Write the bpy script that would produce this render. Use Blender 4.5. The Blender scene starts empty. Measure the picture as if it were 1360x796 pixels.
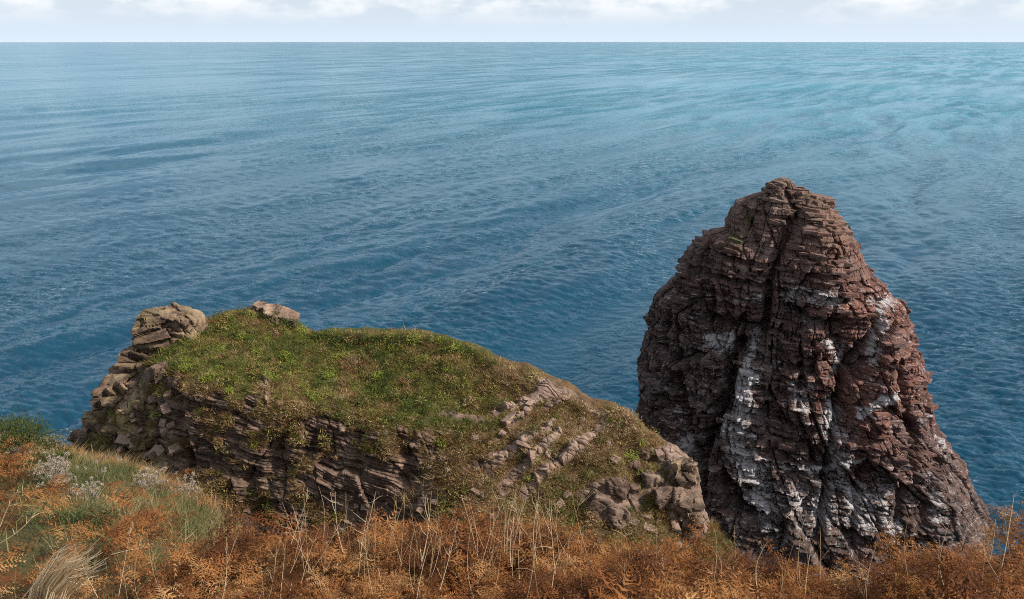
import bpy, bmesh, math, random
import numpy as np
from mathutils import Vector, Matrix, Euler
from mathutils.bvhtree import BVHTree

random.seed(7)
RNG = np.random.default_rng(7)
S = bpy.context.scene
C = S.collection

# ------------------------------------------------------------------ camera
EYE = np.array([0.0, 0.0, 60.0])          # sea level is z = 0
FPX, PITCH = 1067.0, math.radians(17.85)
cam = bpy.data.cameras.new("camera")
cam.sensor_width = 36.0
cam.lens = 36.0 * FPX / 1360.0
cam.clip_start, cam.clip_end = 0.2, 120000.0
cam_o = bpy.data.objects.new("camera", cam)
C.objects.link(cam_o)
cam_o.location = EYE
cam_o.rotation_euler = (math.pi / 2 - PITCH, 0, 0)
S.camera = cam_o

# ------------------------------------------------------------------ sky and sun
SUN_AZ, SUN_EL = math.radians(98), math.radians(37)   # azimuth from +Y clockwise: to the right
W = bpy.data.worlds.new("World")
S.world = W
W.use_nodes = True
nt = W.node_tree
nt.nodes.clear()
def wn(t, **k):
    n = nt.nodes.new(t)
    for a, b in k.items():
        setattr(n, a, b)
    return n
sky = wn('ShaderNodeTexSky', sky_type='NISHITA', sun_disc=False)
sky.sun_elevation, sky.sun_rotation = SUN_EL, SUN_AZ
sky.air_density, sky.dust_density, sky.ozone_density = 1.0, 1.5, 1.5
tc = wn('ShaderNodeTexCoord')
sep = wn('ShaderNodeSeparateXYZ')
nt.links.new(tc.outputs['Generated'], sep.inputs[0])
def wm(op, a, b=None, c=None):
    n = wn('ShaderNodeMath', operation=op)
    for i, v in enumerate((a, b, c)):
        if v is None: continue
        if isinstance(v, (int, float)): n.inputs[i].default_value = v
        else: nt.links.new(v, n.inputs[i])
    return n.outputs[0]
zz = wm('MAXIMUM', sep.outputs[2], 0.0)
cmb = wn('ShaderNodeVectorMath', operation='MULTIPLY')
nt.links.new(tc.outputs['Generated'], cmb.inputs[0]); cmb.inputs[1].default_value = (1.0, 1.0, 2.6)
nz = wn('ShaderNodeTexNoise')
nz.inputs['Scale'].default_value = 11.0
nz.inputs['Detail'].default_value = 9.0
nz.inputs['Roughness'].default_value = 0.58
nt.links.new(cmb.outputs[0], nz.inputs['Vector'])
cl = wn('ShaderNodeMapRange', interpolation_type='SMOOTHSTEP')
cl.inputs[1].default_value, cl.inputs[2].default_value = 0.40, 0.60
nt.links.new(nz.outputs['Fac'], cl.inputs[0])
hz = wm('POWER', wm('SUBTRACT', 1.0, zz), 9.0)   # whitish veil thickening to the horizon
veil = wn('ShaderNodeMix', data_type='RGBA')
veil.inputs[7].default_value = (6.4, 7.45, 8.7, 1)
nt.links.new(wm('MULTIPLY_ADD', hz, 0.70, 0.25), veil.inputs[0])
nt.links.new(sky.outputs[0], veil.inputs[6])
cmix = wn('ShaderNodeMix', data_type='RGBA')
cmix.inputs[7].default_value = (8.6, 8.7, 8.8, 1)
up_ = wn('ShaderNodeMapRange', interpolation_type='SMOOTHSTEP')
up_.inputs[1].default_value, up_.inputs[2].default_value = 0.012, 0.045
nt.links.new(sep.outputs[2], up_.inputs[0])
nt.links.new(wm('MULTIPLY', wm('MULTIPLY', cl.outputs[0], 0.8), up_.outputs[0]), cmix.inputs[0])
nt.links.new(veil.outputs[2], cmix.inputs[6])
bg = wn('ShaderNodeBackground')
bg.inputs[1].default_value = 0.083
wo = wn('ShaderNodeOutputWorld')
nt.links.new(cmix.outputs[2], bg.inputs[0]); nt.links.new(bg.outputs[0], wo.inputs[0])

sl = bpy.data.lights.new("sun", 'SUN')
sl.energy, sl.angle, sl.color = 5.0, math.radians(0.5), (1.0, 0.91, 0.80)
so = bpy.data.objects.new("sun", sl)
C.objects.link(so)
sdir = Vector((math.sin(SUN_AZ) * math.cos(SUN_EL), math.cos(SUN_AZ) * math.cos(SUN_EL), math.sin(SUN_EL)))
so.rotation_euler = sdir.to_track_quat('Z', 'Y').to_euler()
so.location = (60, 0, 120)
S.view_settings.view_transform = 'Standard'
S.view_settings.look = 'None'
S.view_settings.exposure = 0.55
S.view_settings.gamma = 1.0
S.cycles.max_bounces = 6
S.cycles.use_denoising = False
S.cycles.filter_width = 1.0

# ------------------------------------------------------------------ helpers
cp, sp_ = math.cos(PITCH), math.sin(PITCH)
def unproj(px, py, d):
    """point on the sight line through a photo pixel, d metres forward (y)"""
    px, py, d = np.asarray(px, float), np.asarray(py, float), np.asarray(d, float)
    x, dn = (px - 680) / FPX, (py - 398) / FPX
    fy, fz = cp - dn * sp_, -sp_ - dn * cp
    t = d / fy
    return np.stack([x * t + 0 * d, d + 0 * x, 60 + fz * t], -1)
def proj(P):
    q = P - EYE
    f = q[..., 1] * cp - q[..., 2] * sp_
    u = q[..., 1] * sp_ + q[..., 2] * cp
    f = np.maximum(f, 0.1)
    return 680 + FPX * q[..., 0] / f, 398 - FPX * u / f

def hashf(*ks):
    h = np.zeros(np.broadcast(*ks).shape, np.uint64)
    for i, k in enumerate(ks):
        h = (h ^ (np.asarray(k).astype(np.int64).astype(np.uint64) * np.uint64([0x9E3779B97F4A7C15, 0xC2B2AE3D27D4EB4F, 0x165667B19E3779F9, 0x27D4EB2F165667C5][i % 4])))
        h ^= h >> np.uint64(29); h *= np.uint64(0xBF58476D1CE4E5B9); h ^= h >> np.uint64(32)
    return (h >> np.uint64(40)).astype(np.float64) / float(1 << 24)
def vnoise(P, seed=0):
    P = np.asarray(P, float)
    i = np.floor(P).astype(np.int64); f = P - i
    f = f * f * (3 - 2 * f)
    r = 0
    for dx in (0, 1):
        for dy in (0, 1):
            for dz in (0, 1):
                w = (f[..., 0] if dx else 1 - f[..., 0]) * (f[..., 1] if dy else 1 - f[..., 1]) * (f[..., 2] if dz else 1 - f[..., 2])
                r = r + w * hashf(i[..., 0] + dx, i[..., 1] + dy, i[..., 2] + dz, np.int64(seed * 7919 + 13))
    return r
def fbm(P, o=4, seed=0, gain=0.5):
    a, s, r, t = 1.0, 1.0, 0, 0
    for k in range(o):
        r = r + a * vnoise(P * s, seed + k); t += a
        a *= gain; s *= 2.03
    return r / t * 2 - 1                      # -1..1
def sstep(a, b, x):
    t = np.clip((x - a) / (b - a), 0, 1)
    return t * t * (3 - 2 * t)

def mesh_np(name, V, F, attrs=None, smooth=False):
    """F: (n,3) or (n,4) array, or list of such arrays"""
    me = bpy.data.meshes.new(name)
    V = np.ascontiguousarray(V, np.float32).reshape(-1, 3)
    Fs = F if isinstance(F, list) else [F]
    tot = np.concatenate([np.full(len(f), f.shape[1], np.int32) for f in Fs])
    loops = np.concatenate([f.reshape(-1) for f in Fs]).astype(np.int32)
    me.vertices.add(len(V)); me.vertices.foreach_set('co', V.reshape(-1))
    me.loops.add(len(loops)); me.loops.foreach_set('vertex_index', loops)
    me.polygons.add(len(tot))
    me.polygons.foreach_set('loop_start', np.concatenate([[0], np.cumsum(tot)[:-1]]).astype(np.int32))
    me.polygons.foreach_set('use_smooth', np.full(len(tot), smooth))
    me.update(calc_edges=True)
    for k, a in (attrs or {}).items():
        at = me.attributes.new(k, 'FLOAT', 'POINT')
        at.data.foreach_set('value', np.ascontiguousarray(a, np.float32).reshape(-1))
    return me
def grid_faces(nr, nc, wrap=False):
    i, j = np.meshgrid(np.arange(nr - 1), np.arange(nc if wrap else nc - 1), indexing='ij')
    j2 = (j + 1) % nc
    return np.stack([i * nc + j, i * nc + j2, (i + 1) * nc + j2, (i + 1) * nc + j], -1).reshape(-1, 4)
def obj(name, me, mat=None, parent=None):
    o = bpy.data.objects.new(name, me)
    C.objects.link(o)
    if mat and not me.materials: me.materials.append(mat)
    if parent: o.parent = parent
    return o
def empty(name, loc=(0, 0, 0)):
    o = bpy.data.objects.new(name, None); C.objects.link(o)
    o.location = loc; o.empty_display_size = 0.3
    return o
def tag(o, label=None, cat=None, group=None, kind=None):
    for k, v in (('label', label), ('category', cat), ('group', group), ('kind', kind)):
        if v: o[k] = v
    return o

class Mat:
    def __init__(s, name):
        s.m = bpy.data.materials.new(name); s.m.use_nodes = True
        s.t = s.m.node_tree; s.b = s.t.nodes['Principled BSDF']; s.out = s.t.nodes['Material Output']
    def n(s, t, ins=None, **k):
        n = s.t.nodes.new(t)
        for a, b in k.items(): setattr(n, a, b)
        for a, v in (ins or {}).items(): s.put(n.inputs[a], v)
        return n
    def put(s, sock, v):
        if isinstance(v, bpy.types.NodeSocket): s.t.links.new(v, sock)
        else: sock.default_value = v
    def math(s, op, *a, clamp=False):
        n = s.n('ShaderNodeMath', operation=op, use_clamp=clamp)
        for i, v in enumerate(a): s.put(n.inputs[i], v)
        return n.outputs[0]
    def mix(s, f, a, b, mode='MIX'):
        n = s.n('ShaderNodeMix', data_type='RGBA', blend_type=mode, clamp_factor=True)
        for i, v in ((0, f), (6, a), (7, b)):
            if isinstance(v, tuple) and len(v) == 3: v = v + (1,)
            s.put(n.inputs[i], v)
        return n.outputs[2]
    def pos(s, scale=(1, 1, 1), rot=(0, 0, 0)):
        g = s.n('ShaderNodeNewGeometry')
        r = g.outputs['Position']
        if any(rot): r = s.n('ShaderNodeMapping', {0: r, 2: rot}).outputs[0]      # turn first, then stretch
        return s.n('ShaderNodeVectorMath', {0: r, 1: scale}, operation='MULTIPLY').outputs[0]
    def noise(s, vec, scale=1, detail=4, rough=0.55, dist=0):
        return s.n('ShaderNodeTexNoise', {'Vector': vec, 'Scale': scale, 'Detail': detail, 'Roughness': rough, 'Distortion': dist}).outputs['Fac']
    def attr(s, name, typ='GEOMETRY'):
        return s.n('ShaderNodeAttribute', attribute_name=name, attribute_type=typ).outputs['Fac']
    def ramp(s, f, stops, interp='LINEAR'):
        n = s.n('ShaderNodeValToRGB', {0: f}); r = n.color_ramp; r.interpolation = interp
        while len(r.elements) < len(stops): r.elements.new(0.5)
        for e, (p, c) in zip(r.elements, stops):
            e.position = p; e.color = tuple(c) + (1,) if len(c) == 3 else c
        return n.outputs[0]
    def range(s, f, a, b, c=0.0, d=1.0, smooth=True):
        return s.n('ShaderNodeMapRange', {0: f, 1: a, 2: b, 3: c, 4: d}, interpolation_type='SMOOTHSTEP' if smooth else 'LINEAR').outputs[0]
    def bump(s, h, strength=0.5, dist=0.1, prev=None):
        n = s.n('ShaderNodeBump', {'Height': h, 'Strength': strength, 'Distance': dist})
        if prev is not None: s.put(n.inputs['Normal'], prev)
        return n.outputs[0]
    def end(s, col, rough=0.85, normal=None, spec=0.25):
        s.put(s.b.inputs['Base Color'], col if not (isinstance(col, tuple) and len(col) == 3) else col + (1,))
        s.put(s.b.inputs['Roughness'], rough); s.b.inputs['Specular IOR Level'].default_value = spec
        if normal is not None: s.put(s.b.inputs['Normal'], normal)
        return s.m

# ------------------------------------------------------------------ sea
def fft_tile(N, L, kmin, kmax, wdir, amp, spread, seed, slope=3.6):
    """one periodic patch of wave heights and the sideways shift that sharpens the crests"""
    r = np.random.default_rng(seed)
    k1 = np.fft.fftfreq(N, L / N) * 2 * np.pi
    kx, ky = np.meshgrid(k1, k1, indexing='xy')
    k = np.hypot(kx, ky); k[0, 0] = 1
    c = (kx * wdir[0] + ky * wdir[1]) / k
    ph = np.where((k > kmin) & (k < kmax), k ** (-slope / 2 - 0.5), 0) * np.where(c > 0, c, 0.0) ** spread
    H = ph * (r.normal(size=k.shape) + 1j * r.normal(size=k.shape))
    H[0, 0] = 0
    h = np.fft.ifft2(H).real
    s = amp / h.std()
    dx = np.fft.ifft2(1j * kx / k * H).real; dy = np.fft.ifft2(1j * ky / k * H).real
    return h * s, dx * s, dy * s
def tile_at(T, L, N, x, y):
    u, v = x / L * N, y / L * N
    i, j = np.floor(u).astype(int), np.floor(v).astype(int); fu, fv = u - i, v - j
    i0, i1, j0, j1 = i % N, (i + 1) % N, j % N, (j + 1) % N
    return [t[j0, i0] * (1 - fu) * (1 - fv) + t[j0, i1] * fu * (1 - fv) + t[j1, i0] * (1 - fu) * fv + t[j1, i1] * fu * fv for t in T]

def build_sea():
    dep = np.concatenate([np.linspace(math.radians(60), math.radians(34.5), 30)[:-1],
                          np.linspace(math.radians(34.5), math.radians(0.9), 560)[:-1],
                          np.geomspace(math.radians(0.9), math.radians(0.075), 40)])
    d = 60 / np.tan(dep)
    az = np.concatenate([np.linspace(-80, -36, 60)[:-1], np.linspace(-36, 36, 900)[:-1], np.linspace(36, 80, 60)])
    D, A = np.meshgrid(d, np.radians(az), indexing='ij')
    X, Y = D * np.sin(A), D * np.cos(A)
    step = np.gradient(d)[:, None] * np.ones_like(D)
    Z = np.zeros_like(X); DX = np.zeros_like(X); DY = np.zeros_like(X)
    w, wc, wr2 = np.array([0.85, -0.53]), np.array([-0.25, -0.97]), np.array([-0.62, -0.78])
    for (N, L, lo, hi, wd, amp, spr, seed, ang, slp) in (
            (256, 613, 18, 80, w, 0.46, 6, 3, 0.0, 3.0), (512, 431, 4.5, 20, w, 0.105, 3, 15, 0.9, 2.2), (512, 389, 4.0, 15, wr2, 0.050, 2, 5, 0.4, 2.0),
            (512, 157, 1.1, 5.5, wc, 0.074, 1.5, 8, -0.3, 1.5), (512, 53, 0.42, 1.8, wr2, 0.026, 1, 9, 0.7, 1.4)):
        c, s = math.cos(ang), math.sin(ang)
        wr = (wd[0] * c + wd[1] * s, -wd[0] * s + wd[1] * c)
        T = fft_tile(N, L, 2 * math.pi / hi, 2 * math.pi / lo, wr, amp, spr, seed, slp)
        gust = 0.35 + 1.1 * sstep(-.35, .4, fbm(np.stack([(X * .85 - Y * .53) / 130, (X * .53 + Y * .85) / 420, X * 0 + 5.5], -1), 3, 177))
        if hi < 30:       # wind ruffles the water in patches
            gust = 0.40 + 1.15 * sstep(-0.22, 0.25, fbm(np.stack([X * c1 + Y * s1 for c1, s1 in ((0.85 / 34, -0.53 / 34), (0.53 / 150, 0.85 / 150))] + [X * 0 + seed], -1), 3, seed))
        h, dx, dy = tile_at(T, L, N, X * c + Y * s, -X * s + Y * c)
        fade = gust * np.clip(1.7 - step / (0.5 * (lo + hi) * 0.36), 0, 1)
        Z += h * fade; DX += (dx * c - dy * s) * fade; DY += (dx * s + dy * c) * fade
    V = np.stack([X - DX * 1.15, Y - DY * 1.15, Z], -1)
    me = mesh_np('sea', V, grid_faces(*X.shape), smooth=True)
    m = Mat('sea_water')
    big = m.noise(m.pos((1 / 500, 1 / 150, 1), (0, 0, math.radians(-58))), 1, 3)
    slick = m.noise(m.pos((1 / 170, 1 / 26, 1), (0, 0, math.radians(-58))), 1, 4, 0.6)
    shoal = m.noise(m.pos((1 / 900, 1 / 420, 1)), 1, 2)
    g = m.n('ShaderNodeNewGeometry'); sx = m.n('ShaderNodeSeparateXYZ', {0: g.outputs['Position']})
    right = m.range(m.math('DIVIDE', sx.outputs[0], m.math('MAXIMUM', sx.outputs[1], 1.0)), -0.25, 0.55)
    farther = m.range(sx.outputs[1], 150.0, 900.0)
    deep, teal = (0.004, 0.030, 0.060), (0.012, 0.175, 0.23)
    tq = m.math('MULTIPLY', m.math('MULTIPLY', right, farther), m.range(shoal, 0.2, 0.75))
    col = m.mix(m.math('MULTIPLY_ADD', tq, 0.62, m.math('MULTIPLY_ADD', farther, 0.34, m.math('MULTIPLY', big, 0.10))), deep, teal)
    def ripple(scale, rot, k):       # small waves tilt the surface; no height needed
        nz_ = m.n('ShaderNodeTexNoise', {'Vector': m.pos(scale, (0, 0, rot)), 'Scale': 1.0, 'Detail': 3.0, 'Roughness': 0.55}).outputs['Color']
        q = m.n('ShaderNodeVectorMath', {0: nz_, 1: (0.5, 0.5, 0.5)}, operation='SUBTRACT').outputs[0]
        return m.n('ShaderNodeVectorMath', {0: q, 1: (k, k, 0.0)}, operation='MULTIPLY').outputs[0]
    silver = m.math('MULTIPLY', m.range(m.math('DIVIDE', sx.outputs[0], m.math('MAXIMUM', sx.outputs[1], 1.0)), -0.05, -0.6), m.range(sx.outputs[1], 120.0, 400.0))
    calm = m.math('MULTIPLY', m.math('MULTIPLY', m.range(slick, 0.38, 0.60, 0.22, 1.05), m.range(big, 0.36, 0.62, 0.42, 1.3)), m.math('MULTIPLY_ADD', silver, -0.65, 1.0))
    sm = m.n('ShaderNodeVectorMath', {0: ripple((0.30, 0.80, 1), 0.25, 0.80), 1: ripple((1.6, 3.2, 1), 0.5, 0.75)}, operation='ADD').outputs[0]
    sm = m.n('ShaderNodeVectorMath', {0: sm, 'Scale': m.math('MULTIPLY', calm, m.range(sx.outputs[1], 150.0, 900.0, 1.15, 2.4))}, operation='SCALE').outputs[0]
    nn = m.n('ShaderNodeVectorMath', {0: g.outputs['Normal'], 1: sm}, operation='ADD').outputs[0]
    nrm = m.n('ShaderNodeVectorMath', {0: nn}, operation='NORMALIZE').outputs[0]
    m.end(col, 0.6, nrm, 0.0)          # light coming back out of the water ...
    gl = m.n('ShaderNodeBsdfGlossy', {'Color': (0.70, 0.88, 1.0, 1), 'Roughness': 0.10, 'Normal': nrm})
    fr = m.n('ShaderNodeFresnel', {'IOR': 1.333, 'Normal': nrm})
    ms = m.n('ShaderNodeMixShader', {0: m.math('MULTIPLY', fr.outputs[0], 0.80), 1: m.b.outputs[0], 2: gl.outputs[0]})
    m.put(m.out.inputs[0], ms.outputs[0])   # ... under a choppy, never quite mirror-like surface
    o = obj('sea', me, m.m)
    tag(o, 'open blue sea with long swell lines reaching the horizon', None, None, 'structure')
    return o
build_sea()

# ------------------------------------------------------------------ rock shaping tools
def polydist(px, py, pts):
    d = np.full(px.shape, 1e9)
    for (x0, y0), (x1, y1) in zip(pts[:-1], pts[1:]):
        vx, vy = x1 - x0, y1 - y0
        t = np.clip(((px - x0) * vx + (py - y0) * vy) / (vx * vx + vy * vy + 1e-9), 0, 1)
        d = np.minimum(d, np.hypot(px - x0 - t * vx, py - y0 - t * vy))
    return d
def beds(b, s, seed, tlo, thi, wlo, whi):
    """sandstone beds cut into blocks by upright joints: block height 0..1, and closeness to bed planes and joints"""
    r = np.random.default_rng(seed)
    n = int(260 / (0.5 * (tlo + thi)))
    th = r.uniform(tlo, thi, n); cum = np.cumsum(th) - 130
    k = np.clip(np.searchsorted(cum, b), 1, n - 1)
    fr = np.minimum(b - cum[k - 1], cum[k] - b)
    w = r.uniform(wlo, whi, n)[k]; off = r.uniform(0, 50, n)[k]
    q = (s + off) / w; idx = np.floor(q)
    fs = np.minimum(q - idx, 1 - (q - idx)) * w
    return hashf(k, idx, np.int64(seed)), r.uniform(0, 1, n)[k], fr, fs

def facets(a, b, ca, cb, seed, tilt):
    """broken plane pieces: each cell of a jittered grid is a tilted flat facet; returns height (about -1..1) and distance to the crack"""
    u, w = a / ca, b / cb
    iu, iw = np.floor(u).astype(np.int64), np.floor(w).astype(np.int64)
    f1 = np.full(u.shape, 9.); f2 = np.full(u.shape, 9.); h = np.zeros(u.shape)
    for dx in (-1, 0, 1):
        for dy in (-1, 0, 1):
            x, y = iu + dx, iw + dy
            su, sw = u - x - hashf(x, y, np.int64(seed)), w - y - hashf(x, y, np.int64(seed + 1))
            d = np.maximum(np.abs(su) + .35 * np.abs(sw), np.abs(sw) + .15 * np.abs(su))
            hh = 2 * hashf(x, y, np.int64(seed + 2)) - 1 + tilt * (su * (2 * hashf(x, y, np.int64(seed + 3)) - 1) + sw * (2 * hashf(x, y, np.int64(seed + 4)) - 1)) * 2
            n = d < f1
            f2 = np.where(n, f1, np.minimum(f2, d)); h = np.where(n, hh, h); f1 = np.where(n, d, f1)
    return h, (f2 - f1) * ca

def block_meshes(n, seed, mat, dims=(1, 1, 1), cuts=16):
    """angular stones: hulls of points jittered near the faces of a box"""
    out = []; r = random.Random(seed)
    for i in range(n):
        bm = bmesh.new()
        for sx in (-1, 1):
            for sy in (-1, 1):
                for sz in (-1, 1):
                    for q in range(3):
                        v = [sx * r.uniform(.40, 1), sy * r.uniform(.40, 1), sz * r.uniform(.45, 1)]
                        bm.verts.new([0.5 * a * b for a, b in zip(v, dims)])
        res = bmesh.ops.convex_hull(bm, input=bm.verts)
        bmesh.ops.delete(bm, geom=list({e for e in res['geom_interior'] + res['geom_unused'] if isinstance(e, bmesh.types.BMVert)}), context='VERTS')
        me = bpy.data.meshes.new('stone'); bm.to_mesh(me); bm.free()
        me.materials.append(mat); out.append(me)
    return out

# ------------------------------------------------------------------ rock materials
def stack_material(own='GEOMETRY'):
    m = Mat('sea_stack_rock')
    P = m.pos((0.35, 0.35, 1.5), (math.radians(4), math.radians(-5), 0))
    bedn = m.noise(P, 1.6, 6, 0.65)
    blotch = m.noise(m.pos(), 0.28, 5, 0.6)
    fine = m.noise(m.pos((1, 1, 1.8)), 3.2, 6, 0.7)
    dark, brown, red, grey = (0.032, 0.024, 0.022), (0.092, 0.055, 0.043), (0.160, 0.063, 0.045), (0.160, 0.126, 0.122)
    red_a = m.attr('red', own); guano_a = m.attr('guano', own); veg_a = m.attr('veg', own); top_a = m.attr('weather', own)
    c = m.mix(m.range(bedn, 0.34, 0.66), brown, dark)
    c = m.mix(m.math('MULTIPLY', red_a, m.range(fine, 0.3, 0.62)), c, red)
    c = m.mix(m.math('MULTIPLY', m.range(blotch, 0.48, 0.66), 0.55), c, grey)
    c = m.mix(m.math('MULTIPLY', m.range(fine, 0.52, 0.72), 0.55), c, (0.205, 0.148, 0.130))
    c = m.mix(1.0, c, m.ramp(m.attr('tone', own), [(0.15, (.45, .43, .42)), (0.5, (.9, .9, .9)), (0.85, (1.5, 1.45, 1.4))]), 'MULTIPLY')
    c = m.mix(m.math('MULTIPLY', top_a, m.range(fine, 0.35, 0.6)), c, (0.20, 0.135, 0.105))
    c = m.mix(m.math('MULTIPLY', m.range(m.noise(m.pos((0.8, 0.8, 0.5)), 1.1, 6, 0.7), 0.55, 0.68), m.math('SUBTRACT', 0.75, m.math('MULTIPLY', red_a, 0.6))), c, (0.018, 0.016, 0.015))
    vs = m.noise(m.pos((3.2, 3.2, 0.30)), 1.0, 6, 0.72)       # runs down the face
    hs = m.noise(m.pos((0.7, 0.7, 4.2), (math.radians(4), math.radians(-5), 0)), 1.0, 7, 0.75)      # sits on the ledges
    st = m.math('MAXIMUM', vs, hs)
    gn = m.math('ADD', m.math('MULTIPLY', hs, 0.55), m.math('ADD', m.math('MULTIPLY', vs, 0.25), m.math('MULTIPLY', fine, 0.20)))
    gu = m.range(m.math('MULTIPLY_ADD', guano_a, 0.16, gn), 0.578, 0.69)
    c = m.mix(m.math('MULTIPLY', gu, 0.92), c, m.mix(fine, (0.19, 0.175, 0.18), (0.55, 0.53, 0.53)))
    vg = m.range(m.math('ADD', veg_a, fine), 0.85, 1.1)
    c = m.mix(vg, c, (0.060, 0.070, 0.022))
    n = m.bump(m.noise(m.pos((0.6, 0.6, 2.0)), 2.0, 8, 0.7), 0.8, 0.35)
    n = m.bump(fine, 0.6, 0.12, n)
    return m.end(c, 0.9, n, 0.2)
MS, MSB = stack_material(), stack_material('OBJECT')

def headland_material():
    m = Mat('headland_rock')
    fine = m.noise(m.pos((1, 1, 1.8)), 3.0, 7, 0.7)
    mid = m.noise(m.pos(), 0.55, 5, 0.6)
    bedn = m.noise(m.pos((0.4, 0.4, 2.4), (0, math.radians(14), 0)), 1.0, 6, 0.7)
    c = m.mix(m.range(bedn, 0.36, 0.62), (0.165, 0.108, 0.078), (0.062, 0.043, 0.034))
    c = m.mix(m.range(mid, 0.45, 0.62), c, (0.215, 0.150, 0.115))
    c = m.mix(m.math('MULTIPLY', m.range(fine, 0.5, 0.7), 0.6), c, (0.31, 0.235, 0.185))
    c = m.mix(m.math('MULTIPLY', m.attr('dark'), m.range(fine, 0.3, 0.65, 1.0, 0.35)), c, (0.072, 0.043, 0.030))
    c = m.mix(m.math('MULTIPLY', m.attr('lichen'), m.range(mid, 0.4, 0.6)), c, (0.24, 0.19, 0.085))
    c = m.mix(1.0, c, m.ramp(m.attr('tone'), [(0.15, (.55, .54, .53)), (0.5, (.95, .95, .95)), (0.85, (1.4, 1.38, 1.35))]), 'MULTIPLY')
    c = m.mix(m.math('MULTIPLY', m.attr('pale'), m.range(fine, 0.3, 0.6, .35, .95)), c, (0.29, 0.205, 0.160))
    veg = m.attr('veg')
    soil = m.mix(m.range(mid, 0.35, 0.6), (0.085, 0.050, 0.026), (0.13, 0.080, 0.040))
    soil = m.mix(m.math('MULTIPLY', m.attr('green'), m.range(m.noise(m.pos(), 0.9, 6, 0.7), 0.36, 0.56)), soil, (0.055, 0.066, 0.018))
    c = m.mix(m.range(m.math('ADD', veg, m.math('MULTIPLY', m.math('SUBTRACT', fine, 0.5), 0.9)), 0.40, 0.60), c, soil)
    n = m.bump(m.noise(m.pos((0.7, 0.7, 2.2), (0, math.radians(14), 0)), 2.2, 8, 0.72), 0.8, 0.25)
    n = m.bump(m.noise(m.pos(), 7, 5, 0.7), 0.5, 0.08, n)
    return m.end(c, 0.92, n, 0.15)
MH = headland_material()

def stone_material():
    m = Mat('pale_sandstone')
    fine = m.noise(m.pos((1, 1, 1.5)), 4.5, 7, 0.7)
    oi = m.n('ShaderNodeObjectInfo').outputs['Random']
    c = m.mix(oi, (0.27, 0.185, 0.145), (0.17, 0.113, 0.088))
    c = m.mix(m.range(fine, 0.45, 0.68), c, (0.33, 0.24, 0.19))
    c = m.mix(m.math('MULTIPLY', m.range(m.noise(m.pos(), 1.4, 6, 0.7), 0.52, 0.66), 0.8), c, (0.095, 0.068, 0.045))
    n = m.bump(m.noise(m.pos((0.8, 0.8, 2)), 3.0, 8, 0.7), 0.9, 0.12)
    return m.end(c, 0.9, n, 0.2)
MP = stone_material()

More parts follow.
